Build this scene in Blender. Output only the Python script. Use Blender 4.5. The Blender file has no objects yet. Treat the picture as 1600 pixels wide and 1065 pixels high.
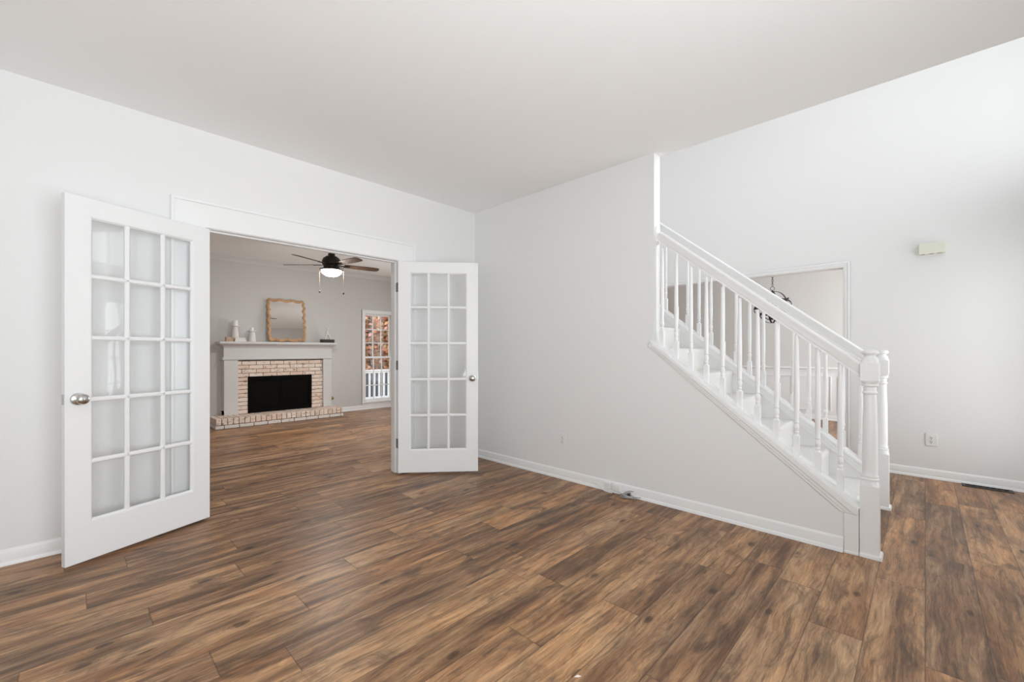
import bpy, bmesh, math, random
from mathutils import Vector, Matrix
random.seed(7)
C = bpy.context.scene
COL = C.collection
R = math.radians

# ------------------------------------------------------------------ camera
CAM_YAW = 44.0985
cam_d = bpy.data.cameras.new('camera')
cam_d.sensor_width = 36.0
cam_d.lens = 36.0 * 666.4 / 1600.0
cam_d.shift_y = 15.5 / 1600.0
cam_d.clip_start = 0.02
cam = bpy.data.objects.new('camera', cam_d)
cam.location = (0, 0, 1.19)
cam.rotation_euler = (R(90), 0, R(CAM_YAW - 90))
COL.objects.link(cam)
C.camera = cam

# ------------------------------------------------------------------ world, light, exposure
C.view_settings.view_transform = 'Standard'
C.view_settings.look = 'None'
C.view_settings.gamma = 1.0
C.view_settings.use_curve_mapping = False
C.view_settings.exposure = 0.22
C.cycles.max_bounces = 14
C.cycles.diffuse_bounces = 9
C.cycles.glossy_bounces = 6
C.cycles.transparent_max_bounces = 24
C.cycles.sample_clamp_indirect = 8.0
C.cycles.use_denoising = True

w = bpy.data.worlds.new('overcast_sky')
C.world = w
w.use_nodes = True
bg = w.node_tree.nodes['Background']
bg.inputs['Color'].default_value = (0.93, 0.97, 1.0, 1)
bg.inputs['Strength'].default_value = 1.6


def daylight(name, loc, rot, sx, sy, power, color=(1, 1, 1), spread=180):
    l = bpy.data.lights.new(name, 'AREA')
    l.shape = 'RECTANGLE'
    l.size = sx
    l.size_y = sy
    l.energy = power
    l.color = color
    l.spread = R(spread)
    o = bpy.data.objects.new(name, l)
    o.location = loc
    o.rotation_euler = rot
    COL.objects.link(o)
    return o

FRONT = -0.95         # inner face of the front facade wall
# daylight through the windows, just outside the panes; family side and dining are added
daylight('daylight_living_window', (0.35, FRONT - 0.20, 1.40), (R(124), 0, 0), 2.5, 1.9, 101, (0.912, 0.966, 1.0))
daylight('daylight_entry', (4.50, FRONT - 0.14, 1.15), (R(94), 0, 0), 1.7, 2.0, 31, (0.975, 0.988, 1.0), 140)
daylight('daylight_upper_window', (4.50, FRONT - 0.115, 3.70), (R(90), 0, 0), 2.0, 2.3, 29, (0.975, 0.988, 1.0), 112)
daylight('fill_family_side', (5.40 + 0.12, 6.0, 1.25), (R(90), 0, R(90)), 2.0, 1.8, 54, (0.965, 0.985, 1.0))  # added fill that brightens the family room through an invented side window
daylight('fill_dining', (7.4, FRONT - 0.20, 1.4), (R(90), 0, 0), 1.9, 1.7, 116, (0.94, 0.972, 1.0))  # added fill for the dining room, entering by an invented front window

# ------------------------------------------------------------------ node helpers
def mat(name, color, rough=0.5, metal=0.0, spec=0.5, bump=None, coat=0.0, emit=None, noise=None):
    m = bpy.data.materials.new(name)
    m.use_nodes = True
    nt = m.node_tree
    p = nt.nodes['Principled BSDF']
    p.inputs['Base Color'].default_value = (*color, 1)
    p.inputs['Roughness'].default_value = rough
    p.inputs['Metallic'].default_value = metal
    p.inputs['Specular IOR Level'].default_value = spec
    p.inputs['Coat Weight'].default_value = coat
    tc = nt.nodes.new('ShaderNodeTexCoord')
    if noise:                      # (scale, colour2, contrast low, high)
        n = nt.nodes.new('ShaderNodeTexNoise')
        n.inputs['Scale'].default_value = noise[0]
        n.inputs['Detail'].default_value = 6
        nt.links.new(tc.outputs['Object'], n.inputs['Vector'])
        r = nt.nodes.new('ShaderNodeValToRGB')
        r.color_ramp.elements[0].position = noise[2]
        r.color_ramp.elements[1].position = noise[3]
        r.color_ramp.elements[0].color = (*color, 1)
        r.color_ramp.elements[1].color = (*noise[1], 1)
        nt.links.new(n.outputs['Fac'], r.inputs['Fac'])
        nt.links.new(r.outputs['Color'], p.inputs['Base Color'])
    if bump:                       # (scale, strength, distance)
        n = nt.nodes.new('ShaderNodeTexNoise')
        n.inputs['Scale'].default_value = bump[0]
        n.inputs['Detail'].default_value = 4
        nt.links.new(tc.outputs['Object'], n.inputs['Vector'])
        b = nt.nodes.new('ShaderNodeBump')
        b.inputs['Strength'].default_value = bump[1]
        b.inputs['Distance'].default_value = bump[2]
        nt.links.new(n.outputs['Fac'], b.inputs['Height'])
        nt.links.new(b.outputs['Normal'], p.inputs['Normal'])
    if emit:
        p.inputs['Emission Color'].default_value = (*emit[0], 1)
        p.inputs['Emission Strength'].default_value = emit[1]
    return m


def glass_mat(name, tint, refl=1.0, wave=0.05):
    m = bpy.data.materials.new(name)
    m.use_nodes = True
    nt = m.node_tree
    nt.nodes.clear()
    out = nt.nodes.new('ShaderNodeOutputMaterial')
    mx = nt.nodes.new('ShaderNodeMixShader')
    tr = nt.nodes.new('ShaderNodeBsdfTransparent')
    tr.inputs['Color'].default_value = (*tint, 1)
    gl = nt.nodes.new('ShaderNodeBsdfGlossy')
    gl.inputs['Roughness'].default_value = 0.015
    fr = nt.nodes.new('ShaderNodeFresnel')
    fr.inputs['IOR'].default_value = 1.5
    ml = nt.nodes.new('ShaderNodeMath')
    ml.operation = 'MULTIPLY'
    ml.inputs[1].default_value = refl
    # slight waviness of the old panes
    n = nt.nodes.new('ShaderNodeTexNoise')
    n.inputs['Scale'].default_value = 2.5
    b = nt.nodes.new('ShaderNodeBump')
    b.inputs['Strength'].default_value = wave
    b.inputs['Distance'].default_value = 0.02
    tc = nt.nodes.new('ShaderNodeTexCoord')
    L = nt.links.new
    L(tc.outputs['Object'], n.inputs['Vector'])
    L(n.outputs['Fac'], b.inputs['Height'])
    L(b.outputs['Normal'], gl.inputs['Normal'])
    L(fr.outputs['Fac'], ml.inputs[0])
    L(ml.outputs[0], mx.inputs['Fac'])
    L(tr.outputs[0], mx.inputs[1])
    L(gl.outputs[0], mx.inputs[2])
    L(mx.outputs[0], out.inputs['Surface'])
    return m


def floor_mat():
    m = bpy.data.materials.new('hickory_plank_floor')
    m.use_nodes = True
    nt = m.node_tree
    p = nt.nodes['Principled BSDF']
    N = nt.nodes.new
    L = nt.links.new

    def val(op, a, b=None, c=None):
        n = N('ShaderNodeMath')
        n.operation = op
        for i, x in enumerate((a, b, c)):
            if x is None:
                continue
            if isinstance(x, (int, float)):
                n.inputs[i].default_value = x
            else:
                L(x, n.inputs[i])
        return n.outputs[0]

    def comb(x, y, z):
        n = N('ShaderNodeCombineXYZ')
        for i, q in enumerate((x, y, z)):
            if isinstance(q, (int, float)):
                n.inputs[i].default_value = q
            else:
                L(q, n.inputs[i])
        return n.outputs[0]

    def noise(vec, scale, detail, rough=0.5, dist=0.0):
        n = N('ShaderNodeTexNoise')
        n.inputs['Scale'].default_value = scale
        n.inputs['Detail'].default_value = detail
        n.inputs['Roughness'].default_value = rough
        n.inputs['Distortion'].default_value = dist
        L(vec, n.inputs['Vector'])
        return n.outputs['Fac']

    def ramp(fac, stops):
        r = N('ShaderNodeValToRGB')
        e = r.color_ramp.elements
        e[0].position, e[0].color = stops[0][0], (*stops[0][1], 1)
        e[1].position, e[1].color = stops[-1][0], (*stops[-1][1], 1)
        for pos, c in stops[1:-1]:
            q = e.new(pos)
            q.color = (*c, 1)
        L(fac, r.inputs['Fac'])
        return r.outputs['Color']

    def mix(fac, a, b, mode='MIX'):
        n = N('ShaderNodeMix')
        n.data_type = 'RGBA'
        n.blend_type = mode
        for s, x in ((0, fac), (6, a), (7, b)):
            if isinstance(x, (int, float)):
                n.inputs[s].default_value = x
            elif isinstance(x, tuple):
                n.inputs[s].default_value = (*x, 1)
            else:
                L(x, n.inputs[s])
        return n.outputs[2]

    geo = N('ShaderNodeNewGeometry')
    sp = N('ShaderNodeSeparateXYZ')
    L(geo.outputs['Position'], sp.inputs[0])
    X, Y = sp.outputs[0], sp.outputs[1]
    yr = val('DIVIDE', Y, 0.185)
    row = val('FLOOR', yr)
    wn = N('ShaderNodeTexWhiteNoise')
    wn.noise_dimensions = '1D'
    L(row, wn.inputs['W'])
    xs = val('ADD', val('DIVIDE', X, 1.22), wn.outputs['Value'])
    colm = val('FLOOR', xs)
    w2 = N('ShaderNodeTexWhiteNoise')
    w2.noise_dimensions = '2D'
    L(comb(row, colm, 0), w2.inputs['Vector'])
    sc = N('ShaderNodeSeparateColor')
    L(w2.outputs['Color'], sc.inputs[0])
    r1, r2, r3 = sc.outputs[0], sc.outputs[1], sc.outputs[2]
    px = val('ADD', X, val('MULTIPLY', r1, 37.0))
    py = val('ADD', Y, val('MULTIPLY', r2, 23.0))
    pz = val('MULTIPLY', r3, 19.0)
    # warp so that the figure meanders along the board
    wx = val('MULTIPLY', val('SUBTRACT', noise(comb(val('MULTIPLY', px, 3.0), val('MULTIPLY', py, 7.0), pz), 1.0, 4, 0.55), 0.5), 0.055)
    pyw = val('ADD', py, wx)
    broad = noise(comb(val('MULTIPLY', px, 1.5), val('MULTIPLY', pyw, 16.0), pz), 1.0, 9, 0.64, 0.35)
    smoke = noise(comb(val('MULTIPLY', px, 2.9), val('MULTIPLY', pyw, 9.5), val('ADD', pz, 5.0)), 1.0, 9, 0.68, 0.9)
    warm = noise(comb(val('MULTIPLY', px, 2.0), val('MULTIPLY', pyw, 6.0), val('ADD', pz, 55.0)), 1.0, 5, 0.6, 0.5)
    grain = noise(comb(val('MULTIPLY', px, 7.0), val('MULTIPLY', pyw, 130.0), pz), 1.0, 5, 0.65)
    fine = noise(comb(val('MULTIPLY', px, 26.0), val('MULTIPLY', pyw, 420.0), pz), 1.0, 2, 0.5)
    streak = noise(comb(val('MULTIPLY', px, 5.0), val('MULTIPLY', pyw, 75.0), val('ADD', pz, 9.0)), 1.0, 4, 0.6, 0.3)
    tone = val('ADD', val('MULTIPLY', broad, 1.12), val('MULTIPLY', val('SUBTRACT', r3, 0.5), 0.20))
    base = ramp(tone, [(0.33, (0.115, 0.068, 0.040)), (0.45, (0.215, 0.130, 0.075)), (0.56, (0.335, 0.212, 0.122)), (0.72, (0.510, 0.340, 0.200))])
    base = mix(1.0, base, (1.06, 0.965, 0.85), 'MULTIPLY')
    # greyer / redder boards
    base = mix(val('MULTIPLY', r1, 0.75), base, mix(1.0, base, (0.88, 0.99, 1.18), 'MULTIPLY'))
    base = mix(val('MULTIPLY', r2, 0.60), base, mix(1.0, base, (1.10, 0.97, 0.88), 'MULTIPLY'))
    base = mix(ramp(warm, [(0.42, (0, 0, 0)), (0.62, (0.85, 0.85, 0.85))]), base, mix(1.0, base, (1.07, 0.945, 0.84), 'MULTIPLY'))
    dark = ramp(smoke, [(0.48, (0, 0, 0)), (0.64, (1, 1, 1))])
    base = mix(val('MULTIPLY', dark, 0.72), base, (0.092, 0.055, 0.036))
    # short dark streaks
    sline = ramp(streak, [(0.575, (0, 0, 0)), (0.625, (1, 1, 1))])
    base = mix(val('MULTIPLY', sline, 0.40), base, (0.060, 0.035, 0.022))
    # pale sapwood streaks
    pale = ramp(noise(comb(val('MULTIPLY', px, 0.8), val('MULTIPLY', pyw, 34.0), val('ADD', pz, 31.0)), 1.0, 3, 0.5, 0.2), [(0.58, (0, 0, 0)), (0.70, (1, 1, 1))])
    base = mix(val('MULTIPLY', pale, 0.38), base, (0.52, 0.35, 0.21))
    # knots
    vo = N('ShaderNodeTexVoronoi')
    vo.voronoi_dimensions = '2D'
    vo.inputs['Scale'].default_value = 1.0
    L(comb(val('ADD', val('MULTIPLY', px, 1.6), val('MULTIPLY', val('SUBTRACT', smoke, 0.5), 0.10)), val('ADD', val('MULTIPLY', pyw, 3.6), val('MULTIPLY', val('SUBTRACT', broad, 0.5), 0.12)), 0), vo.inputs['Vector'])
    ks = N('ShaderNodeSeparateColor')
    L(vo.outputs['Color'], ks.inputs[0])
    kd = val('ADD', vo.outputs['Distance'], val('MULTIPLY', val('GREATER_THAN', ks.outputs[0], 0.55), 1.0))
    knot = ramp(kd, [(0.0, (1, 1, 1)), (0.03, (0.9, 0.9, 0.9)), (0.07, (0, 0, 0))])
    ring = val('MULTIPLY', val('ADD', val('SINE', val('MULTIPLY', kd, 190.0)), 1.0), 0.5)
    ringm = ramp(kd, [(0.03, (1, 1, 1)), (0.17, (0, 0, 0))])
    base = mix(val('MULTIPLY', val('MULTIPLY', ring, ringm), 0.42), base, (0.075, 0.043, 0.027))
    base = mix(val('MULTIPLY', knot, 0.8), base, (0.045, 0.025, 0.016))
    # grain
    g = ramp(grain, [(0.34, (0.62, 0.60, 0.58)), (0.64, (1.20, 1.20, 1.20))])
    base = mix(0.75, base, mix(1.0, base, g, 'MULTIPLY'))
    g2 = ramp(fine, [(0.3, (0.80, 0.79, 0.78)), (0.7, (1.12, 1.12, 1.12))])
    base = mix(0.7, base, mix(1.0, base, g2, 'MULTIPLY'))
    # seams
    fy = val('SUBTRACT', yr, row)
    fx = val('SUBTRACT', xs, colm)
    ey = val('MULTIPLY', val('SUBTRACT', 0.5, val('ABSOLUTE', val('SUBTRACT', fy, 0.5))), 0.185)
    ex = val('MULTIPLY', val('SUBTRACT', 0.5, val('ABSOLUTE', val('SUBTRACT', fx, 0.5))), 1.22)
    edge = val('MINIMUM', ex, ey)
    seam = ramp(edge, [(0.0, (1, 1, 1)), (0.0017, (0, 0, 0))])
    base = mix(val('MULTIPLY', seam, 0.6), base, (0.035, 0.022, 0.015))
    L(base, p.inputs['Base Color'])
    rg = N('ShaderNodeMapRange')
    L(grain, rg.inputs['Value'])
    rg.inputs['To Min'].default_value = 0.30
    rg.inputs['To Max'].default_value = 0.46
    L(rg.outputs[0], p.inputs['Roughness'])
    p.inputs['Specular IOR Level'].default_value = 0.30
    hgt = val('ADD', val('MULTIPLY', grain, 0.25), val('MULTIPLY', ramp(edge, [(0.0, (0, 0, 0)), (0.003, (1, 1, 1))]), 1.0))
    b = N('ShaderNodeBump')
    b.inputs['Strength'].default_value = 0.22
    b.inputs['Distance'].default_value = 0.002
    L(hgt, b.inputs['Height'])
    L(b.outputs['Normal'], p.inputs['Normal'])
    return m


def island_mat(name, stops, rough=0.8, blot=None, scale=20, bump=None):
    """colour chosen per loose piece of the mesh (bricks, leaves, slats)"""
    m = bpy.data.materials.new(name)
    m.use_nodes = True
    nt = m.node_tree
    p = nt.nodes['Principled BSDF']
    p.inputs['Roughness'].default_value = rough
    p.inputs['Specular IOR Level'].default_value = 0.25
    g = nt.nodes.new('ShaderNodeNewGeometry')
    r = nt.nodes.new('ShaderNodeValToRGB')
    e = r.color_ramp.elements
    e[0].position, e[0].color = stops[0][0], (*stops[0][1], 1)
    e[1].position, e[1].color = stops[-1][0], (*stops[-1][1], 1)
    for pos, c in stops[1:-1]:
        q = e.new(pos)
        q.color = (*c, 1)
    nt.links.new(g.outputs['Random Per Island'], r.inputs['Fac'])
    col = r.outputs['Color']
    if blot:
        tc = nt.nodes.new('ShaderNodeTexCoord')
        mp = nt.nodes.new('ShaderNodeMapping')
        mp.inputs['Scale'].default_value = (1, 1, 2.2)
        n = nt.nodes.new('ShaderNodeTexNoise')
        n.inputs['Scale'].default_value = scale
        n.inputs['Detail'].default_value = 6
        n.inputs['Roughness'].default_value = 0.65
        rr = nt.nodes.new('ShaderNodeValToRGB')
        rr.color_ramp.elements[0].position = blot[1]
        rr.color_ramp.elements[1].position = blot[2]
        mx = nt.nodes.new('ShaderNodeMix')
        mx.data_type = 'RGBA'
        nt.links.new(tc.outputs['Object'], mp.inputs['Vector'])
        nt.links.new(mp.outputs[0], n.inputs['Vector'])
        nt.links.new(n.outputs['Fac'], rr.inputs['Fac'])
        nt.links.new(rr.outputs['Color'], mx.inputs[0])
        nt.links.new(col, mx.inputs[6])
        mx.inputs[7].default_value = (*blot[0], 1)
        col = mx.outputs[2]
        if bump:
            b = nt.nodes.new('ShaderNodeBump')
            b.inputs['Strength'].default_value = bump
            b.inputs['Distance'].default_value = 0.006
            nt.links.new(n.outputs['Fac'], b.inputs['Height'])
            nt.links.new(b.outputs['Normal'], p.inputs['Normal'])
    nt.links.new(col, p.inputs['Base Color'])
    return m


M = dict(
    wall=mat('wall_paint_white', (0.80, 0.80, 0.797), 0.62, spec=0.3, bump=(220, 0.04, 0.001)),
    fam=mat('wall_paint_greige', (0.60, 0.592, 0.578), 0.65, spec=0.3, bump=(220, 0.04, 0.001)),
    dining=mat('wall_paint_dining', (0.70, 0.69, 0.675), 0.65, spec=0.3, bump=(220, 0.04, 0.001)),
    mantel=mat('mantel_paint', (0.66, 0.655, 0.645), 0.4, spec=0.4),
    crown=mat('crown_paint', (0.66, 0.655, 0.645), 0.45),
    ceil=mat('ceiling_paint', (0.91, 0.91, 0.908), 0.9, spec=0.15, bump=(300, 0.05, 0.001)),
    trim=mat('trim_gloss_white', (0.84, 0.843, 0.843), 0.32, spec=0.45),
    door=mat('door_paint_white', (0.84, 0.845, 0.85), 0.35, spec=0.45),
    floor=floor_mat(),
    glass=glass_mat('door_glass', (0.996, 1.0, 0.998), 0.75),
    wglass=glass_mat('window_glass', (0.985, 0.99, 0.99), 0.35, 0.0),
    nickel=mat('brushed_nickel', (0.56, 0.55, 0.53), 0.22, 1.0),
    bronze=mat('dark_bronze_metal', (0.035, 0.028, 0.024), 0.42, 0.6),
    hinge=mat('aged_nickel_hinge', (0.30, 0.28, 0.26), 0.38, 0.9),
    carpet=mat('cream_carpet', (0.80, 0.79, 0.77), 0.97, spec=0.1, bump=(420, 0.6, 0.004), noise=(160, (0.70, 0.69, 0.67), 0.42, 0.75)),
    black=mat('black_metal', (0.003, 0.003, 0.003), 0.75, 0.0, spec=0.08),
    soot=mat('sooty_firebrick', (0.015, 0.013, 0.012), 0.9, noise=(14, (0.035, 0.03, 0.027), 0.4, 0.7)),
    smoked=mat('smoked_fire_glass', (0.004, 0.004, 0.004), 0.15, spec=0.12),
    brick=island_mat('whitewashed_brick', [(0.0, (0.74, 0.57, 0.46)), (0.35, (0.80, 0.66, 0.56)), (0.7, (0.83, 0.73, 0.65)), (1.0, (0.77, 0.63, 0.53))],
                     0.85, ((0.22, 0.12, 0.075), 0.55, 0.70), 13, 0.5),
    paintbrick=mat('white_painted_brick', (0.74, 0.70, 0.66), 0.8, noise=(26, (0.46, 0.34, 0.27), 0.58, 0.74)),
    mortar=mat('whitewashed_mortar', (0.10, 0.065, 0.048), 0.95, noise=(24, (0.34, 0.24, 0.18), 0.42, 0.66)),
    blade=mat('walnut_blade', (0.085, 0.050, 0.032), 0.6, spec=0.2, noise=(9, (0.14, 0.085, 0.055), 0.35, 0.7)),
    bowl=mat('lit_frosted_bowl', (0.95, 0.93, 0.88), 0.4, emit=((1.0, 0.97, 0.93), 112.0)),
    gold=mat('honey_wood_frame', (0.43, 0.24, 0.115), 0.5, noise=(22, (0.58, 0.36, 0.19), 0.38, 0.66)),
    mirror=mat('mirror_silver', (0.86, 0.855, 0.84), 0.02, 1.0),
    ceramic=mat('matt_white_ceramic', (0.74, 0.72, 0.69), 0.6),
    candle=mat('white_wax', (0.83, 0.81, 0.77), 0.5),
    lightwood=mat('light_wood_block', (0.48, 0.33, 0.235), 0.6, noise=(18, (0.58, 0.42, 0.31), 0.4, 0.65)),
    darkwood=mat('dark_stained_block', (0.030, 0.018, 0.012), 0.45),
    paper=mat('paper_white', (0.78, 0.76, 0.72), 0.7),
    brass=mat('aged_brass', (0.30, 0.21, 0.11), 0.4, 0.85),
    ivory=mat('ivory_plastic', (0.74, 0.75, 0.64), 0.45),
    plate=mat('white_plastic', (0.80, 0.80, 0.78), 0.35),
    slot=mat('dark_slot', (0.05, 0.05, 0.05), 0.6),
    greycable=mat('grey_cable', (0.42, 0.42, 0.41), 0.45),
    vent=mat('dark_vent_metal', (0.055, 0.045, 0.036), 0.45, 0.5),
    cabinet=mat('maple_cabinet', (0.34, 0.20, 0.14), 0.45, noise=(12, (0.40, 0.25, 0.18), 0.4, 0.65)),
    wickerback=mat('iron_scroll', (0.02, 0.016, 0.013), 0.5, 0.4),
    deck=mat('white_exterior_paint', (0.82, 0.82, 0.82), 0.5),
    bluegrey=island_mat('weathered_fence_boards', [(0, (0.10, 0.115, 0.14)), (1, (0.17, 0.18, 0.20))], 0.8),
    leaf=island_mat('autumn_leaves', [(0.0, (0.60, 0.24, 0.13)), (0.22, (0.72, 0.34, 0.17)), (0.42, (0.68, 0.42, 0.24)), (0.60, (0.40, 0.36, 0.18)), (0.80, (0.68, 0.32, 0.25)), (1.0, (0.80, 0.60, 0.40))], 0.7),
    bark=mat('tree_bark', (0.10, 0.075, 0.055), 0.9, noise=(8, (0.20, 0.15, 0.11), 0.4, 0.65)),
    ground=mat('leaf_strewn_lawn', (0.14, 0.12, 0.06), 0.95, noise=(3, (0.30, 0.19, 0.10), 0.4, 0.62)),
)

# ------------------------------------------------------------------ mesh builder
class MB:
    def __init__(s):
        s.bm = bmesh.new()

    def face(s, pts):
        vs = [s.bm.verts.new(p) for p in pts]
        return s.bm.faces.new(vs)

    def box(s, x0, x1, y0, y1, z0, z1, rot=None, at=None):
        c = [(x0, y0, z0), (x1, y0, z0), (x1, y1, z0), (x0, y1, z0), (x0, y0, z1), (x1, y0, z1), (x1, y1, z1), (x0, y1, z1)]
        if rot is not None:
            c = [(rot @ Vector(p)) + Vector(at or (0, 0, 0)) for p in c]
        v = [s.bm.verts.new(p) for p in c]
        for f in ((0, 3, 2, 1), (4, 5, 6, 7), (0, 1, 5, 4), (1, 2, 6, 5), (2, 3, 7, 6), (3, 0, 4, 7)):
            s.bm.faces.new([v[i] for i in f])
        return s

    def prism(s, poly, axis, a, b):
        """polygon in the two other axes (in x,y,z order) pushed from a to b along axis"""
        def P(q, t):
            return {'x': (t, q[0], q[1]), 'y': (q[0], t, q[1]), 'z': (q[0], q[1], t)}[axis]
        A = [s.bm.verts.new(P(q, a)) for q in poly]
        B = [s.bm.verts.new(P(q, b)) for q in poly]
        n = len(poly)
        s.bm.faces.new(A)
        s.bm.faces.new(B[::-1])
        for i in range(n):
            s.bm.faces.new([A[i], B[i], B[(i + 1) % n], A[(i + 1) % n]])
        return s

    def ring(s, o, i, y0, y1):
        """flat frame in the xz plane: o and i are (x0, x1, z0, z1) of its outer and inner edge"""
        def q(r, y):
            return [s.bm.verts.new(p) for p in ((r[0], y, r[2]), (r[1], y, r[2]), (r[1], y, r[3]), (r[0], y, r[3]))]
        A, B, Cc, D = q(o, y0), q(i, y0), q(o, y1), q(i, y1)
        for k in range(4):
            j = (k + 1) % 4
            s.bm.faces.new([A[k], A[j], B[j], B[k]])
            s.bm.faces.new([Cc[k], D[k], D[j], Cc[j]])
            s.bm.faces.new([A[k], Cc[k], Cc[j], A[j]])
            s.bm.faces.new([B[k], B[j], D[j], D[k]])
        return s

    def lathe(s, prof, n=24, mtx=None, sq=None):
        """profile [(r,z)], revolved about z (closed with caps)"""
        rings = []
        for r, z in prof:
            ring = []
            for i in range(n):
                a = 2 * math.pi * i / n
                p = Vector((r * math.cos(a), r * math.sin(a), z))
                if mtx:
                    p = mtx @ p
                ring.append(s.bm.verts.new(p))
            rings.append(ring)
        for A, B in zip(rings, rings[1:]):
            for i in range(n):
                s.bm.faces.new([A[i], A[(i + 1) % n], B[(i + 1) % n], B[i]])
        s.bm.faces.new(rings[0][::-1])
        s.bm.faces.new(rings[-1])
        return s

    def tube(s, pts, r, n=8, closed=False):
        pts = [Vector(p) for p in pts]
        rings = []
        m = len(pts)
        prev = None
        for i, p in enumerate(pts):
            if closed:
                t = pts[(i + 1) % m] - pts[i - 1]
            else:
                t = pts[min(i + 1, m - 1)] - pts[max(i - 1, 0)]
            t.normalize()
            if prev is None:
                u = t.orthogonal().normalized()
            else:
                u = prev - t * prev.dot(t)
                u.normalize()
            prev = u
            v = t.cross(u)
            rr = r[i] if isinstance(r, (list, tuple)) else r
            rings.append([s.bm.verts.new(p + (u * math.cos(2 * math.pi * k / n) + v * math.sin(2 * math.pi * k / n)) * rr) for k in range(n)])
        for i in range(m if closed else m - 1):
            A, B = rings[i], rings[(i + 1) % m]
            for k in range(n):
                s.bm.faces.new([A[k], A[(k + 1) % n], B[(k + 1) % n], B[k]])
        if not closed:
            s.bm.faces.new(rings[0][::-1])
            s.bm.faces.new(rings[-1])
        return s

    def sweep(s, prof, p0, p1, side, up):
        """closed 2-D profile [(s,u)] carried straight from p0 to p1; side/up are the profile axes"""
        p0, p1, side, up = map(Vector, (p0, p1, side, up))
        A = [s.bm.verts.new(p0 + side * a + up * b) for a, b in prof]
        B = [s.bm.verts.new(p1 + side * a + up * b) for a, b in prof]
        n = len(prof)
        s.bm.faces.new(A)
        s.bm.faces.new(B[::-1])
        for i in range(n):
            s.bm.faces.new([A[i], B[i], B[(i + 1) % n], A[(i + 1) % n]])
        return s

    def build(s, name, material, parent=None, bevel=0.0, smooth=True, local=False, seg=2):
        """link as one mesh object; vertices are given in world space unless local"""
        bmesh.ops.recalc_face_normals(s.bm, faces=s.bm.faces)
        if parent is not None and not local:
            org = Vector((0, 0, 0))
            q = parent
            while q is not None:
                org += q.location
                q = q.parent
            for v in s.bm.verts:
                v.co -= org
        me = bpy.data.meshes.new(name)
        s.bm.to_mesh(me)
        s.bm.free()
        me.materials.append(material)
        if smooth:
            for pl in me.polygons:
                pl.use_smooth = True
            me.set_sharp_from_angle(angle=R(38))
        o = bpy.data.objects.new(name, me)
        COL.objects.link(o)
        if parent is not None:
            o.parent = parent
        if bevel:
            b = o.modifiers.new('edge', 'BEVEL')
            b.width = bevel
            b.segments = seg
            b.limit_method = 'ANGLE'
            b.angle_limit = R(40)
            b.harden_normals = False
        return o


def tag(o, label=None, cat=None, group=None, kind=None):
    if label:
        o['label'] = label
    if cat:
        o['category'] = cat
    if group:
        o['group'] = group
    if kind:
        o['kind'] = kind
    return o


def thing(name, loc, label, cat, group=None, kind=None, rz=0.0):
    o = bpy.data.objects.new(name, None)
    o.location = loc
    o.rotation_euler = (0, 0, rz)
    o.empty_display_size = 0.1
    COL.objects.link(o)
    return tag(o, label, cat, group, kind)


def copy_tree(o, parent=None):
    c = o.copy()
    COL.objects.link(c)
    if parent is not None:
        c.parent = parent
    for ch in list(o.children):
        copy_tree(ch, c)
    return c


def struct(name, mb, material, label, cat, bevel=0.0, parent=None, **k):
    o = mb.build(name, material, parent, bevel, **k)
    return tag(o, label, cat, None, 'structure')

# ------------------------------------------------------------------ dimensions of the house
XB, XB2 = 3.188, 3.291        # stair wall, near and far face
YA, YA2 = 3.677, 3.790        # wall with the french doors
XC, XC2 = 5.589, 5.700        # foyer / dining wall
H = 2.750                     # living room ceiling
YF = 8.200                    # fireplace wall
XL = -1.10                    # wall at the camera's left
HF = 5.40                     # two-storey foyer ceiling
XD = 9.050                    # far dining wall
YE = 1.533                    # end of the full height part of the stair wall
OX0, OX1, OZ = 0.668, 2.205, 2.062   # french door opening

# ------------------------------------------------------------------ shell
struct('floor', MB().box(-1.3, 9.3, -1.3, 8.45, -0.12, 0.0), M['floor'],
       'brown hickory-look plank floor running through every room', 'floor')

b = MB()
b.box(XL - 0.1, XB2, FRONT - 0.15, YA + 0.05, H, H + 0.30)
struct('ceiling', b, M['ceil'], 'flat white ceiling of the front room', 'ceiling')
b = MB().box(XL - 0.1, 5.7, YA + 0.05, YF + 0.15, H, H + 0.30)
struct('ceiling_family', b, M['ceil'], 'ceiling of the family room with the fan', 'ceiling')
b = MB().box(XB2 - 0.02, XC2, FRONT - 0.15, YA2 - 0.045, HF, HF + 0.15)
struct('ceiling_foyer', b, M['ceil'], 'high white ceiling over the entry foyer', 'ceiling')
b = MB().box(XC2 - 0.05, XD + 0.15, FRONT - 0.15, 5.2, H, H + 0.3)
struct('ceiling_dining', b, M['ceil'], 'dining room ceiling', 'ceiling')

# wall A: holds the french door opening
b = MB()
b.box(XL, OX0 - 0.02, YA, YA2, 0, H)
b.box(OX1 + 0.02, XB2, YA, YA2, 0, H)
b.box(OX0 - 0.02, OX1 + 0.02, YA, YA2, OZ + 0.02, H)
struct('wall_left', b, M['wall'], 'white wall around the french door opening', 'wall')

# wall B: full height part plus the sloped knee wall under the near railing
def cap_top(y):
    return 0.274 + 0.7815 * (y - 0.276)

def cap_bot(y):
    return 0.214 + 0.8125 * (y - 0.335)

b = MB()
b.prism([(0.31, 0.0), (YA, 0.0), (YA, H), (YE, H), (YE, cap_top(YE) - 0.02), (0.31, cap_top(0.31) - 0.03)], 'x', XB, XB2)
struct('wall_right', b, M['wall'], 'pale grey-white wall beside the staircase with a sloped lower edge', 'wall')

b = MB()
b.box(XB2 - 0.1, XB2, FRONT - 0.15, YA2 - 0.045, H + 0.30, HF)
struct('wall_upper', b, M['wall'], 'upstairs wall above the front room ceiling edge', 'wall')

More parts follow.
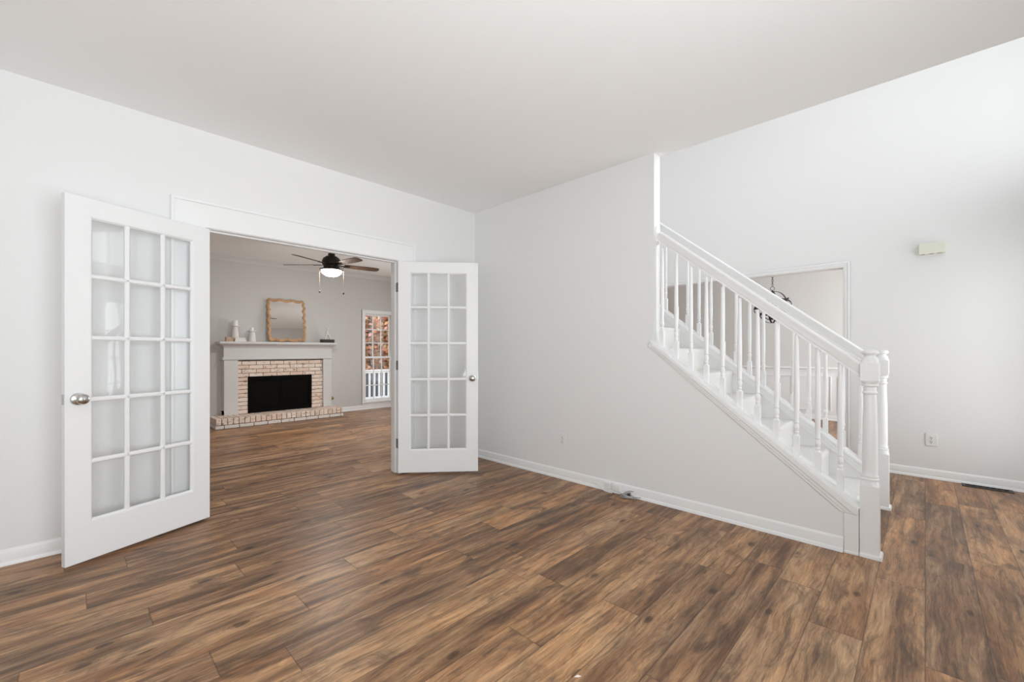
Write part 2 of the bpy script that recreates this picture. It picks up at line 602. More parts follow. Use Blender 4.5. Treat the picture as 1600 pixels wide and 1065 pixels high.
# stairwell end
b = MB()
b.box(XB2, XC, YA, YA2 - 0.045, 0, HF)
struct('wall_stairwell', b, M['wall'], 'wall closing the stairwell', 'wall')

# wall C with the dining opening
DY0, DY1, DZ = 0.616, 3.05, 2.057
b = MB()
b.box(XC, XC2, FRONT, DY0 - 0.02, 0, HF)
b.box(XC, XC2, DY1 + 0.02, YA2 - 0.045, 0, HF)
b.box(XC, XC2, DY0 - 0.02, DY1 + 0.02, DZ + 0.02, HF)
struct('wall_foyer', b, M['wall'], 'tall white foyer wall with the cased dining room opening', 'wall')

# front facade, behind the camera
b = MB()
y0, y1 = FRONT - 0.15, FRONT
LW = (-0.85, 1.55, 0.50, 2.30)       # living room window
EN = (3.62, 5.38, 0.0, 2.08)        # entry door with sidelights
SW = (5.0, 7.0, 0.35, 2.15)         # added opening in the side wall to brighten the family room
UW = (3.47, 5.53, 2.60, 4.95)       # upper foyer window
DW = (6.5, 8.3, 0.62, 2.22)         # added opening to light the dining room
b.box(XL - 0.1, LW[0], y0, y1, 0, HF)
b.box(LW[0], LW[1], y0, y1, 0, LW[2])
b.box(LW[0], LW[1], y0, y1, LW[3], HF)
b.box(LW[1], EN[0], y0, y1, 0, UW[2])
b.box(LW[1], EN[0], y0, y1, UW[3], HF)
b.box(EN[0], EN[1], y0, y1, EN[3], UW[2])
b.box(LW[1], UW[0], y0, y1, UW[2], UW[3])
b.box(UW[1], DW[0], y0, y1, UW[2], UW[3])
b.box(EN[0], EN[1], y0, y1, UW[3], HF)
b.box(EN[1], DW[0], y0, y1, 0, UW[2])
b.box(EN[1], DW[0], y0, y1, UW[3], HF)
b.box(DW[0], DW[1], y0, y1, 0, DW[2])
b.box(DW[0], DW[1], y0, y1, DW[3], HF)
b.box(DW[1], XD + 0.15, y0, y1, 0, HF)
struct('wall_front', b, M['wall'], 'front facade wall behind the camera', 'wall')
b = MB().box(XL - 0.1, XL, FRONT, YF + 0.15, 0, H)
struct('wall_end', b, M['wall'], 'end wall of the front room beyond the frame', 'wall')

# family room shell
WX0, WX1, WZ0, WZ1 = 4.150, 4.800, 0.150, 1.965      # window in the fireplace wall
b = MB()
b.box(XL, WX0, YF, YF + 0.15, 0, H)
b.box(WX1, 5.55, YF, YF + 0.15, 0, H)
b.box(WX0, WX1, YF, YF + 0.15, 0, WZ0)
b.box(WX0, WX1, YF, YF + 0.15, WZ1, H)
struct('wall_back', b, M['fam'], 'greige family room wall behind the fireplace', 'wall')
b = MB()
b.box(5.40, 5.55, YA2, SW[0], 0, H)
b.box(5.40, 5.55, SW[1], YF, 0, H)
b.box(5.40, 5.55, SW[0], SW[1], 0, SW[2])
b.box(5.40, 5.55, SW[0], SW[1], SW[3], H)
struct('wall_family', b, M['fam'], 'side wall of the family room', 'wall')
b = MB()
b.box(XB2, 5.40, YA2 - 0.04, YA2, 0, H)
b.box(XL, OX0 - 0.02, YA2, YA2 + 0.012, 0, H)
b.box(OX1 + 0.02, XB2, YA2, YA2 + 0.012, 0, H)
b.box(OX0 - 0.02, OX1 + 0.02, YA2, YA2 + 0.012, OZ + 0.02, H)
struct('wall_partition', b, M['fam'], 'family room side of the french door wall', 'wall')

# dining shell
b = MB().box(XD, XD + 0.12, FRONT, 5.2, 0, H)
struct('wall_dining', b, M['dining'], 'greige dining room wall above the wainscot', 'wall')
b = MB().box(XC2, XD, 5.05, 5.2, 0, H)
struct('wall_kitchen', b, M['dining'], 'wall at the far end of the dining space', 'wall')

# ------------------------------------------------------------------ baseboards, crown, casings
BASE = [(0, 0), (0.024, 0), (0.0235, 0.010), (0.019, 0.019), (0.0125, 0.022), (0.0125, 0.058), (0.010, 0.066), (0.0105, 0.074), (0.006, 0.082), (0, 0.088)]

def baseboard(name, runs, label, material=None):
    b = MB()
    for p0, p1, side in runs:
        b.sweep(BASE, p0, p1, side, (0, 0, 1))
    return struct(name, b, material or M['trim'], label, 'baseboard')

baseboard('baseboard_left', [((XL, YA, 0), (0.455, YA, 0), (0, -1, 0)), ((2.40, YA, 0), (XB, YA, 0), (0, -1, 0))], 'white baseboard under the french door wall')
baseboard('baseboard_right', [((XB, 0.348, 0), (XB, YA, 0), (-1, 0, 0))], 'white baseboard along the stair wall')
baseboard('baseboard_foyer', [((XC, FRONT, 0), (XC, DY0 - 0.062, 0), (-1, 0, 0)), ((XC, DY1 + 0.062, 0), (XC, YA, 0), (-1, 0, 0))], 'white baseboard along the foyer wall by the floor vent')
baseboard('baseboard_back', [((XL, YF, 0), (1.52, YF, 0), (0, -1, 0)), ((3.46, YF, 0), (5.40, YF, 0), (0, -1, 0))], 'white baseboard beside the hearth')
baseboard('baseboard_dining', [((XD, FRONT, 0), (XD, 5.05, 0), (-1, 0, 0))], 'white baseboard below the wainscot panels')

CROWN = [(0, 0), (0, -0.085), (0.010, -0.085), (0.013, -0.072), (0.030, -0.052), (0.052, -0.032), (0.066, -0.015), (0.075, -0.010), (0.075, 0)]
b = MB()
b.sweep(CROWN, (XL, YF, H), (5.40, YF, H), (0, -1, 0), (0, 0, 1))
b.sweep(CROWN, (5.40, YA2, H), (5.40, YF, H), (-1, 0, 0), (0, 0, 1))
struct('trim_1', b, M['crown'], 'crown moulding around the family room ceiling', 'moulding')

# wide flat casing round the french doors
CX0, CX1, CZ = 0.468, 2.392, 2.246
b = MB()
b.prism([(CX0, 0), (CX0, CZ), (CX1, CZ), (CX1, 0), (OX1 + 0.004, 0), (OX1 + 0.004, OZ + 0.004), (OX0 - 0.004, OZ + 0.004), (OX0 - 0.004, 0)], 'y', YA - 0.012, YA)
b.prism([(CX0 - 0.004, 0), (CX0 - 0.004, CZ + 0.004), (CX1 + 0.004, CZ + 0.004), (CX1 + 0.004, 0), (CX1 - 0.018, 0), (CX1 - 0.018, CZ - 0.018), (CX0 + 0.018, CZ - 0.018), (CX0 + 0.018, 0)], 'y', YA - 0.022, YA - 0.010)
struct('trim_2', b, M['trim'], 'wide white casing framing the french door opening', 'door casing', bevel=0.004)
# jambs, head and stops
b = MB()
b.box(OX0 - 0.02, OX0, YA, YA2 + 0.012, 0, OZ)
b.box(OX1, OX1 + 0.02, YA, YA2 + 0.012, 0, OZ)
b.box(OX0 - 0.02, OX1 + 0.02, YA, YA2 + 0.012, OZ, OZ + 0.02)
b.box(OX0, OX0 + 0.012, YA + 0.040, YA + 0.078, 0, OZ - 0.012)
b.box(OX1 - 0.012, OX1, YA + 0.040, YA + 0.078, 0, OZ - 0.012)
b.box(OX0, OX1, YA + 0.040, YA + 0.078, OZ - 0.012, OZ)
# casing on the family room side
for x0, x1, z0, z1 in ((OX0 - 0.085, OX0 - 0.006, 0, OZ + 0.085), (OX1 + 0.006, OX1 + 0.085, 0, OZ + 0.085), (OX0 - 0.006, OX1 + 0.006, OZ + 0.006, OZ + 0.085)):
    b.box(x0, x1, YA2 + 0.012, YA2 + 0.030, z0, z1)
struct('trim_3', b, M['trim'], 'white door jamb and stop inside the french door opening', 'door jamb', bevel=0.002)

# dining opening casing
def casing_frame(b, plane, sgn, a0, a1, z1, wdt, th):
    """three-sided stepped casing on an X=plane wall, opening a0..a1 in Y, up to z1"""
    for k, (o0, o1, t) in enumerate(((0.004, wdt, th * 0.62), (wdt * 0.30, wdt * 0.62, th * 0.82), (wdt * 0.66, wdt, th))):
        xs = sorted((plane, plane + sgn * t))
        b.box(xs[0], xs[1], a0 - o1, a0 - o0, 0, z1 + o1)
        b.box(xs[0], xs[1], a1 + o0, a1 + o1, 0, z1 + o1)
        b.box(xs[0], xs[1], a0 - o0, a1 + o0, z1 + o0, z1 + o1)

b = MB()
casing_frame(b, XC, -1, DY0, DY1, DZ, 0.060, 0.020)
casing_frame(b, XC2, 1, DY0, DY1, DZ, 0.060, 0.020)
b.box(XC, XC2, DY0 - 0.02, DY0, 0, DZ)
b.box(XC, XC2, DY1, DY1 + 0.02, 0, DZ)
b.box(XC, XC2, DY0 - 0.02, DY1 + 0.02, DZ, DZ + 0.02)
struct('trim_4', b, M['trim'], 'white stepped casing around the dining room opening', 'door casing', bevel=0.002)

# wainscot on the far dining wall
b = MB()
b.box(XD - 0.006, XD, FRONT, 5.05, 0.08, 0.84)
RAIL = [(0, 0), (0.010, 0), (0.013, 0.010), (0.013, 0.032), (0.026, 0.045), (0.030, 0.060), (0.024, 0.072), (0, 0.078)]
b.sweep(RAIL, (XD, FRONT, 0.828), (XD, 5.05, 0.828), (-1, 0, 0), (0, 0, 1))
y = 1.155 - 0.565 * 4
for k in range(11):
    ya, yb = y, y + 0.48
    for (a0, a1, z0, z1) in ((ya, yb, 0.150, 0.168), (ya, yb, 0.738, 0.756), (ya, ya + 0.018, 0.168, 0.738), (yb - 0.018, yb, 0.168, 0.738)):
        if a1 > FRONT and a0 < 5.0:
            b.box(XD - 0.016, XD - 0.004, max(a0, FRONT), min(a1, 5.0), z0, z1)
    y += 0.565
struct('trim_5', b, M['trim'], 'white chair rail and picture-frame wainscot in the dining room', 'wainscot', bevel=0.003)

# ------------------------------------------------------------------ windows
def add_window(name, x0, x1, z0, z1, y_in, y_out, cols, rows_top, rows_bot, label, indoor=-1, casing=0.06):
    """double-hung window in a wall parallel to X; indoor=-1 when the room lies toward -Y of the wall"""
    t = thing(name, ((x0 + x1) / 2, y_in, z0), label, 'window', None, 'structure')
    s = indoor
    b = MB()
    def bx(xa, xb, d0, d1, za, zb):
        ya, yb = sorted((y_in + s * d0, y_in + s * d1))
        b.box(xa, xb, ya, yb, za, zb)
    for o0, o1, th in ((0.0, casing, 0.012), (casing * 0.6, casing, 0.020)):
        bx(x0 - o1, x0 - o0, 0, th, z0, z1 + o1)
        bx(x1 + o0, x1 + o1, 0, th, z0, z1 + o1)
        bx(x0 - o0, x1 + o0, 0, th, z1 + o0, z1 + o1)
    dep = abs(y_out - y_in)
    for xa, xb, za, zb in ((x0 - 0.0, x0 + 0.012, z0, z1), (x1 - 0.012, x1, z0, z1), (x0 + 0.012, x1 - 0.012, z1 - 0.012, z1), (x0 + 0.012, x1 - 0.012, z0, z0 + 0.012)):
        bx(xa, xb, -dep, 0, za, zb)
    b.build('window_frame', M['trim'], t, 0.002)
    b = MB()
    bx(x0 - casing - 0.015, x1 + casing + 0.015, -0.05, 0.035, z0 - 0.022, z0)
    bx(x0 - casing, x1 + casing, 0, 0.014, z0 - 0.075, z0 - 0.022)
    b.build('window_sill', M['trim'], t, 0.003)
    zm = z0 + (z1 - z0) * rows_bot / (rows_top + rows_bot)
    for nm, za, zb, rows, d in (('lower_sash', z0 + 0.012, zm + 0.018, rows_bot, -0.062), ('upper_sash', zm - 0.018, z1 - 0.012, rows_top, -0.095)):
        b = MB()
        xa, xb = x0 + 0.012, x1 - 0.012
        st = 0.036
        bx(xa, xa + st, d - 0.028, d, za, zb)
        bx(xb - st, xb, d - 0.028, d, za, zb)
        bx(xa + st, xb - st, d - 0.028, d, za, za + st)
        bx(xa + st, xb - st, d - 0.028, d, zb - st, zb)
        for i in range(1, cols):
            xm = xa + st + (xb - xa - 2 * st) * i / cols
            bx(xm - 0.009, xm + 0.009, d - 0.022, d - 0.006, za + st, zb - st)
        for i in range(1, rows):
            zz = za + st + (zb - za - 2 * st) * i / rows
            bx(xa + st, xb - st, d - 0.021, d - 0.007, zz - 0.009, zz + 0.009)
        fr = b.build(nm, M['trim'], t, 0.0015)
        b = MB()
        bx(xa + st, xb - st, d - 0.016, d - 0.012, za + st, zb - st)
        b.build('pane', M['wglass'], fr)
    return t

add_window('window_1', WX0, WX1, WZ0, WZ1, YF, YF + 0.15, 3, 3, 3, 'tall white double-hung window beside the fireplace, autumn trees outside')
add_window('window_2', LW[0], (LW[0] + LW[1]) / 2 - 0.02, LW[2], LW[3], FRONT, FRONT - 0.15, 3, 2, 2, 'front room window behind the camera, beside the end wall', 1)
add_window('window_3', (LW[0] + LW[1]) / 2 + 0.02, LW[1], LW[2], LW[3], FRONT, FRONT - 0.15, 3, 2, 2, 'front room window behind the camera, nearer the entry', 1)
add_window('added_window_4', DW[0], DW[1], DW[2], DW[3], FRONT, FRONT - 0.15, 4, 2, 2, 'added unseen window in the front facade that lights the dining room', 1)

# added side window that brightens the family room, out of view
t = thing('added_window_6', (5.40, 6.0, SW[2]), 'added unseen window in the side wall that brightens the family room', 'window', None, 'structure')
b = MB()
for ya, yb, za, zb in ((SW[0], SW[0] + 0.05, SW[2], SW[3]), (SW[1] - 0.05, SW[1], SW[2], SW[3]), (5.97, 6.03, SW[2], SW[3]), (SW[0], SW[1], SW[2], SW[2] + 0.05), (SW[0], SW[1], SW[3] - 0.05, SW[3]), (SW[0], SW[1], 1.23, 1.27)):
    b.box(5.39, 5.48, ya, yb, za, zb)
b.build('window_frame', M['trim'], t)
MB().box(5.444, 5.45, SW[0] + 0.02, SW[1] - 0.02, SW[2] + 0.02, SW[3] - 0.02).build('pane', M['wglass'], t)

# arched upper foyer window (rectangular hole, arch-topped frame)
t = thing('window_5', (4.5, FRONT, UW[2]), 'arched window high over the entry door behind the camera', 'window', None, 'structure')
b = MB()
x0, x1, z0, z1 = UW
xc, rad = (x0 + x1) / 2, (x1 - x0) / 2
zs = z1 - rad
# spandrels outside the arch
n = 16
for sgn in (-1, 1):
    poly = [(xc + sgn * rad, z1)]
    for i in range(n + 1):
        a = math.pi / 2 * i / n
        poly.append((xc + sgn * rad * math.cos(a), zs + rad * math.sin(a)))
    b.prism(poly, 'y', FRONT - 0.10, FRONT - 0.02)
for i in range(20):
    a0, a1 = math.pi * i / 20, math.pi * (i + 1) / 20
    q = [(xc + r_ * math.cos(a_), zs + r_ * math.sin(a_)) for r_, a_ in ((rad, a0), (rad, a1), (rad - 0.06, a1), (rad - 0.06, a0))]
    b.prism(q, 'y', FRONT - 0.10, FRONT + 0.015)
b.box(x0, x0 + 0.06, FRONT - 0.10, FRONT + 0.015, z0, zs)
b.box(x1 - 0.06, x1, FRONT - 0.10, FRONT + 0.015, z0, zs)
b.box(x0, x1, FRONT - 0.10, FRONT + 0.02, z0, z0 + 0.06)
b.box(x0, x1, FRONT - 0.09, FRONT - 0.03, zs - 0.03, zs + 0.03)
for k in (1, 2, 3):
    xm = x0 + (x1 - x0) * k / 4
    b.box(xm - 0.012, xm + 0.012, FRONT - 0.08, FRONT - 0.04, z0 + 0.06, zs)
for k in (1, 2, 3):
    a = math.pi * k / 4
    b.tube([(xc, FRONT - 0.06, zs), (xc + (rad - 0.03) * math.cos(a), FRONT - 0.06, zs + (rad - 0.03) * math.sin(a))], 0.012, 6)
b.build('window_frame', M['trim'], t)
MB().box(x0 + 0.03, x1 - 0.03, FRONT - 0.064, FRONT - 0.058, z0 + 0.03, z1 - 0.02).build('pane', M['wglass'], t)

# entry door with sidelights
t = thing('door_3', (4.45, FRONT, 0), 'white entry door with glass sidelights behind the camera', 'door', None, 'structure')
b = MB()
b.box(EN[0], EN[0] + 0.05, FRONT - 0.12, FRONT + 0.02, 0, EN[3])
b.box(EN[1] - 0.05, EN[1], FRONT - 0.12, FRONT + 0.02, 0, EN[3])
b.box(EN[0] + 0.05, EN[1] - 0.05, FRONT - 0.12, FRONT + 0.02, EN[3] - 0.05, EN[3])
for xm in (4.03, 4.87):
    b.box(xm - 0.03, xm + 0.03, FRONT - 0.12, FRONT + 0.01, 0, EN[3] - 0.05)
for xa, xb in ((3.67, 4.0), (4.9, 5.33)):
    b.box(xa, xb, FRONT - 0.09, FRONT - 0.04, 0, 0.18)
    for zz in (0.62, 1.08, 1.54):
        b.box(xa, xb, FRONT - 0.08, FRONT - 0.05, zz - 0.012, zz + 0.012)
b.build('door_frame', M['trim'], t, 0.002)
b = MB()
b.box(4.06, 4.24, FRONT - 0.09, FRONT - 0.045, 0.01, 2.03)
b.box(4.66, 4.84, FRONT - 0.09, FRONT - 0.045, 0.01, 2.03)
b.box(4.24, 4.66, FRONT - 0.09, FRONT - 0.045, 0.01, 0.75)
b.box(4.24, 4.66, FRONT - 0.09, FRONT - 0.045, 1.9, 2.03)
slab = b.build('door_slab', M['door'], t, 0.002)
MB().box(4.24, 4.66, FRONT - 0.07, FRONT - 0.065, 0.75, 1.9).build('door_glass', M['wglass'], slab)
for xa, xb in ((3.67, 4.0), (4.9, 5.33)):
    MB().box(xa, xb, FRONT - 0.068, FRONT - 0.062, 0.18, 2.03).build('sidelight_pane', M['wglass'], t)

# ------------------------------------------------------------------ french doors
def french_door(name, P0, ang, width, body, knob_z, label, hinge_dir):
    """local x runs from the hinge to the free edge; body=(y0,y1) is the slab thickness in local y; visible side is hinge_dir"""
    t = thing(name, (P0[0], P0[1], 0), label, 'french door', 'pair of white french doors', 'structure', ang)
    z0, z1 = 0.018, 2.048
    y0, y1 = body
    st = 0.109
    px0, px1, pz0, pz1 = st, width - st, 0.232, 1.945
    b = MB()
    b.ring((0, width, z0, z1), (px0, px1, pz0, pz1), y0, y1)
    fr = b.build('door_frame', M['door'], t, 0.0022, local=True)
    # muntins and glazing beads
    b = MB()
    mw = 0.027
    pw = (px1 - px0 - 2 * mw) / 3
    ph = (pz1 - pz0 - 4 * mw) / 5
    ym = (y0 + y1) / 2
    half = (y1 - y0) / 2
    MUN = [(-mw / 2, -0.006), (-0.006, -half + 0.004), (0.006, -half + 0.004), (mw / 2, -0.006), (mw / 2, 0.006), (0.006, half - 0.004), (-0.006, half - 0.004), (-mw / 2, 0.006)]
    for i in (1, 2):
        xm = px0 + i * pw + (i - 0.5) * mw
        b.sweep(MUN, (xm, ym, pz0), (xm, ym, pz1), (1, 0, 0), (0, 1, 0))
    for j in range(1, 5):
        zm = pz0 + j * ph + (j - 0.5) * mw
        b.sweep(MUN, (px0, ym, zm), (px1, ym, zm), (0, 0, 1), (0, 1, 0))
    BEAD = [(0, -half + 0.0015), (0.003, -half + 0.0015), (0.012, -0.006), (0.012, 0.006), (0.003, half - 0.0015), (0, half - 0.0015)]
    b.sweep(BEAD, (px0, ym, pz0), (px0, ym, pz1), (1, 0, 0), (0, 1, 0))
    b.sweep(BEAD, (px1, ym, pz0), (px1, ym, pz1), (-1, 0, 0), (0, 1, 0))
    b.sweep(BEAD, (px0, ym, pz0), (px1, ym, pz0), (0, 0, 1), (0, 1, 0))
    b.sweep(BEAD, (px0, ym, pz1), (px1, ym, pz1), (0, 0, -1), (0, 1, 0))
    b.build('muntin_grid', M['door'], t, local=True)
    b = MB()
    for i in range(3):
        for j in range(5):
            xa = px0 + i * (pw + mw)
            za = pz0 + j * (ph + mw)
            b.box(xa - 0.004, xa + pw + 0.004, ym - 0.0015, ym + 0.0015, za - 0.004, za + ph + 0.004)
    b.build('glass_panes', M['glass'], t, local=True, smooth=False)
    # knobs on both faces
    xk = width - 0.054
    for sgn, yy in ((1, y1), (-1, y0)):
        mt = Matrix.Translation((xk, yy, knob_z)) @ Matrix.Rotation(R(-90 * sgn), 4, 'X')
        k = MB().lathe([(0.034, 0), (0.034, 0.003), (0.031, 0.007), (0.016, 0.010), (0.011, 0.014), (0.0105, 0.030), (0.015, 0.034), (0.024, 0.038), (0.028, 0.046), (0.0275, 0.054), (0.022, 0.061), (0.010, 0.065), (0.0, 0.0655)][:-1], 28, mt)
        ko = k.build('door_knob', M['nickel'], t, local=True)
        ko['label'] = 'brushed nickel door knob'
    b = MB()
    b.box(width - 0.0005, width + 0.0018, ym - 0.012, ym + 0.012, knob_z - 0.028, knob_z + 0.028)
    b.tube([(width, ym, knob_z), (width + 0.003, ym, knob_z)], 0.007, 12)
    b.build('latch', M['nickel'], t, local=True)
    for zz in (0.29, 1.05, 1.81):
        b = MB()
        yk = y1 if hinge_dir > 0 else y0
        b.tube([(-0.004, yk + 0.004 * hinge_dir, zz - 0.046), (-0.004, yk + 0.004 * hinge_dir, zz + 0.046)], 0.0055, 10)
        ya, yb = sorted((yk - hinge_dir * 0.030, yk))
        b.box(-0.0016, 0.0004, ya, yb, zz - 0.045, zz + 0.045)
        b.build('hinge', M['hinge'], t, local=True)
    return t

KS = 0.986
french_door('door_1', (0.688 * KS, 3.679 * KS), R(-157.318), 0.764, (-0.035, 0.0), 0.925,
            'white fifteen-pane french door, the left one, swung back against the left wall', -1)
french_door('door_2', (2.211 * KS, 3.687 * KS), R(-40.978), 0.765, (0.0, 0.035), 0.925,
            'white fifteen-pane french door, the right one, standing open by the room corner', 1)
# hinge leaves let into the right jamb
b = MB()
for zz in (0.29, 1.05, 1.81):
    b.box(OX1 - 0.0015, OX1 + 0.001, YA + 0.004, YA + 0.036, zz - 0.045, zz + 0.045)
    b.box(OX0 - 0.001, OX0 + 0.0015, YA + 0.004, YA + 0.036, zz - 0.045, zz + 0.045)
struct('trim_6', b, M['hinge'], 'dark metal hinge leaves set into the french door jambs', 'hinge plates')

# ------------------------------------------------------------------ staircase
RISE, RUN, Y1S = 0.2022, 0.2405, 0.315
FX0, FX1 = 4.245, 4.335            # far knee wall
FXC = (FX0 + FX1) / 2
def far_top(y):
    return 0.320 + 0.811 * (y - 0.349)
def far_bot(y):
    return 0.240 + 0.816 * (y - 0.349)

st = thing('staircase', (3.75, Y1S, 0), 'straight staircase of cream carpeted steps rising behind the grey wall', 'staircase')
for k in range(1, 14):
    ya = Y1S + RUN * (k - 1)
    z1 = RISE * k
    z0 = max(0.0, RISE * (k - 1) - 0.03)
    yb = ya + RUN + 0.035
    r = 0.026
    poly = [(ya, z0), (yb, z0), (yb, z1)]
    for i in range(7):
        a = math.pi / 2 * i / 6
        poly.append((ya - 0.004 + r - r * math.sin(a), z1 - r + r * math.cos(a)))
    poly += [(ya - 0.004, z1 - r - 0.02), (ya, z1 - r - 0.035)]
    MB().prism(poly, 'x', XB2 + 0.001, FX0 - 0.001).build('carpeted_step', M['carpet'], st)
YTOP = Y1S + RUN * 13
MB().box(XB2 + 0.001, FX0 - 0.001, YTOP, YA - 0.002, RISE * 14 - 0.25, RISE * 14).build('landing', M['carpet'], st, 0.01)
# stringer trim on the knee wall of the near side: stepped boards + bullnosed cap
def lerp_trim(b, top, bot, y0, y1, f0, f1, xa, xb, zc=None):
    def z(y, f):
        return top(y) + (bot(y) - top(y)) * f
    poly = [(y0, z(y0, f0)), (y1, z(y1, f0)), (y1, z(y1, f1)), (y0, z(y0, f1))]
    if zc is not None and poly[3][1] < zc:                # dies onto the top of the end board
        sl_ = (poly[2][1] - poly[3][1]) / (y1 - y0)
        yc = y0 + (zc - poly[3][1]) / sl_
        poly = [poly[0], poly[1], poly[2], (yc, zc), (y0, zc)] if poly[0][1] > zc else [poly[1], poly[2], (yc, zc), (y0 + (zc - poly[0][1]) / sl_, zc)]
    b.prism(poly, 'x', xa, xb)

b = MB()
ZEB = 0.236
lerp_trim(b, cap_top, cap_bot, 0.2765, 1.560, 0.12, 1.0, XB - 0.008, XB2 - 0.001, ZEB)
lerp_trim(b, cap_top, cap_bot, 0.2765, 1.558, 0.08, 0.78, XB - 0.013, XB, ZEB)
lerp_trim(b, cap_top, cap_bot, 0.2765, 1.550, 0.06, 0.50, XB - 0.020, XB, ZEB)
lerp_trim(b, cap_top, cap_bot, 0.2765, 1.545, 0.05, 0.24, XB - 0.013, XB, ZEB)
b.prism([(1.540, cap_top(1.540)), (1.562, cap_top(1.56) - 0.006), (1.582, cap_bot(1.582)), (1.56, cap_bot(1.56))], 'x', XB - 0.012, XB)
struct('trim_7', b, M['trim'], 'white stepped moulding running down the sloped edge of the stair wall', 'stringer moulding', bevel=0.0025)
CAPP = [(-0.066, 0.004), (-0.068, -0.006), (-0.066, -0.016), (-0.055, -0.022), (0.055, -0.022), (0.066, -0.016), (0.068, -0.006), (0.066, 0.004), (0.060, 0.008), (-0.060, 0.008)]
b = MB()
xm = (XB + XB2) / 2
sl = Vector((0, 1, 0.7815)).normalized()
upv = Vector((0, -0.7815, 1)).normalized()
b.sweep(CAPP, (xm, 0.276, cap_top(0.276)), (xm, YE - 0.001, cap_top(YE - 0.001)), (1, 0, 0), upv)
struct('trim_8', b, M['trim'], 'white sloped cap on the stair wall that carries the near balusters', 'stringer cap', bevel=0.002)
b = MB()
b.box(XB - 0.012, XB2 + 0.002, 0.277, 0.346, 0.0, 0.235)
b.box(XB - 0.016, XB, 0.277, 0.346, 0.0, 0.014)
struct('trim_9', b, M['trim'], 'white upright end board between the stair wall and the near newel post', 'end board', bevel=0.002)
# far knee wall, its trims and cap
b = MB()
b.prism([(0.30, 0.0), (3.6, 0.0), (3.6, far_top(3.6) - 0.02), (0.30, far_top(0.30) - 0.02)], 'x', FX0, FX1)
struct('wall_knee', b, M['wall'], 'low sloped wall on the foyer side of the staircase', 'wall')
b = MB()
for xa, xb, sg in ((FX0 - 0.012, FX0, -1), (FX1, FX1 + 0.012, 1)):
    lerp_trim(b, far_top, far_bot, 0.30, 3.6, 0.1, 1.0, *sorted((FX0 if sg < 0 else FX1, (FX0 - 0.008) if sg < 0 else FX1 + 0.008)))
    lerp_trim(b, far_top, far_bot, 0.29, 3.6, 0.08, 0.62, xa, xb)
struct('trim_10', b, M['trim'], 'white sloped moulding on the foyer side wall of the staircase', 'stringer moulding', bevel=0.002)
b = MB()
slf = Vector((0, 1, 0.811)).normalized()
upf = Vector((0, -0.811, 1)).normalized()
CAPF = [(a * 0.90, c) for a, c in CAPP]
b.sweep(CAPF, (FXC, 0.276, far_top(0.276)), (FXC, 3.6, far_top(3.6)), (1, 0, 0), upf)
struct('trim_11', b, M['trim'], 'white sloped cap that carries the far balusters', 'stringer cap', bevel=0.002)
b = MB().sweep(BASE, (FX1, 0.35, 0), (FX1, 3.6, 0), (1, 0, 0), (0, 0, 1))
struct('baseboard_stair', b, M['trim'], 'white baseboard along the foyer side of the staircase', 'baseboard')

# railings
RAILP = [(-0.018, 0.0), (-0.018, 0.011), (-0.0205, 0.014), (-0.0215, 0.022), (-0.0245, 0.034), (-0.0285, 0.046), (-0.0310, 0.053), (-0.0310, 0.058), (-0.0275, 0.063), (-0.018, 0.0665), (-0.006, 0.068),
         (0.006, 0.068), (0.018, 0.0665), (0.0275, 0.063), (0.0310, 0.058), (0.0310, 0.053), (0.0285, 0.046), (0.0245, 0.034), (0.0215, 0.022), (0.0205, 0.014), (0.018, 0.011), (0.018, 0.0)]

def chamfer_square(b, x, y, z0, z1, hw, ch):
    b.box(x - hw, x + hw, y - hw, y + hw, z0, z1)

def square_shoulder(b, x, y, zlo, zhi, hw, rr, n=24):
    """turned shoulder from a square section (at zlo) to a circle of radius rr (at zhi)"""
    rings = []
    for f, z in ((0.0, zlo), (0.45, zlo + (zhi - zlo) * 0.35), (0.8, zlo + (zhi - zlo) * 0.7), (1.0, zhi)):
        ring = []
        for i in range(n):
            a = 2 * math.pi * (i + 0.5) / n
            c_, s_ = math.cos(a), math.sin(a)
            q = hw / max(abs(c_), abs(s_))
            r = q * (1 - f) + rr * f
            ring.append(b.bm.verts.new((x + r * c_, y + r * s_, z)))
        rings.append(ring)
    for A, B in zip(rings, rings[1:]):
        for i in range(n):
            b.bm.faces.new([A[i], A[(i + 1) % n], B[(i + 1) % n], B[i]])
    b.bm.faces.new(rings[0][::-1])
    b.bm.faces.new(rings[-1])

def baluster_mesh(h, slope, name, parent, loc):
    """local: base centre at origin, the foot cut on the slope"""
    b = MB()
    hw = 0.0165
    sq = 0.118
    v = []
    for z, sl_ in ((0.0, slope), (sq, 0.0)):
        v.append([b.bm.verts.new((sx * hw, sy * hw, z + sl_ * sy * hw)) for sx, sy in ((-1, -1), (1, -1), (1, 1), (-1, 1))])
    for i in range(4):
        b.bm.faces.new([v[0][i], v[0][(i + 1) % 4], v[1][(i + 1) % 4], v[1][i]])
    b.bm.faces.new(v[0][::-1])
    square_shoulder(b, 0, 0, sq, sq + 0.014, hw, 0.0095, 16)
    z = sq + 0.013
    prof = [(0.0100, z), (0.0140, z + 0.006), (0.0140, z + 0.012), (0.0105, z + 0.019), (0.0150, z + 0.034), (0.0160, z + 0.044), (0.0140, z + 0.056), (0.0110, z + 0.066),
            (0.0150, z + 0.071), (0.0150, z + 0.076), (0.0118, z + 0.082), (0.0138, z + 0.12), (0.0150, z + 0.20), (0.0148, z + 0.30), (0.0128, h * 0.8), (0.0115, h)]
    b.lathe(prof, 14)
    o = b.build(name, M['trim'], parent, local=True)
    o.location = loc
    return o

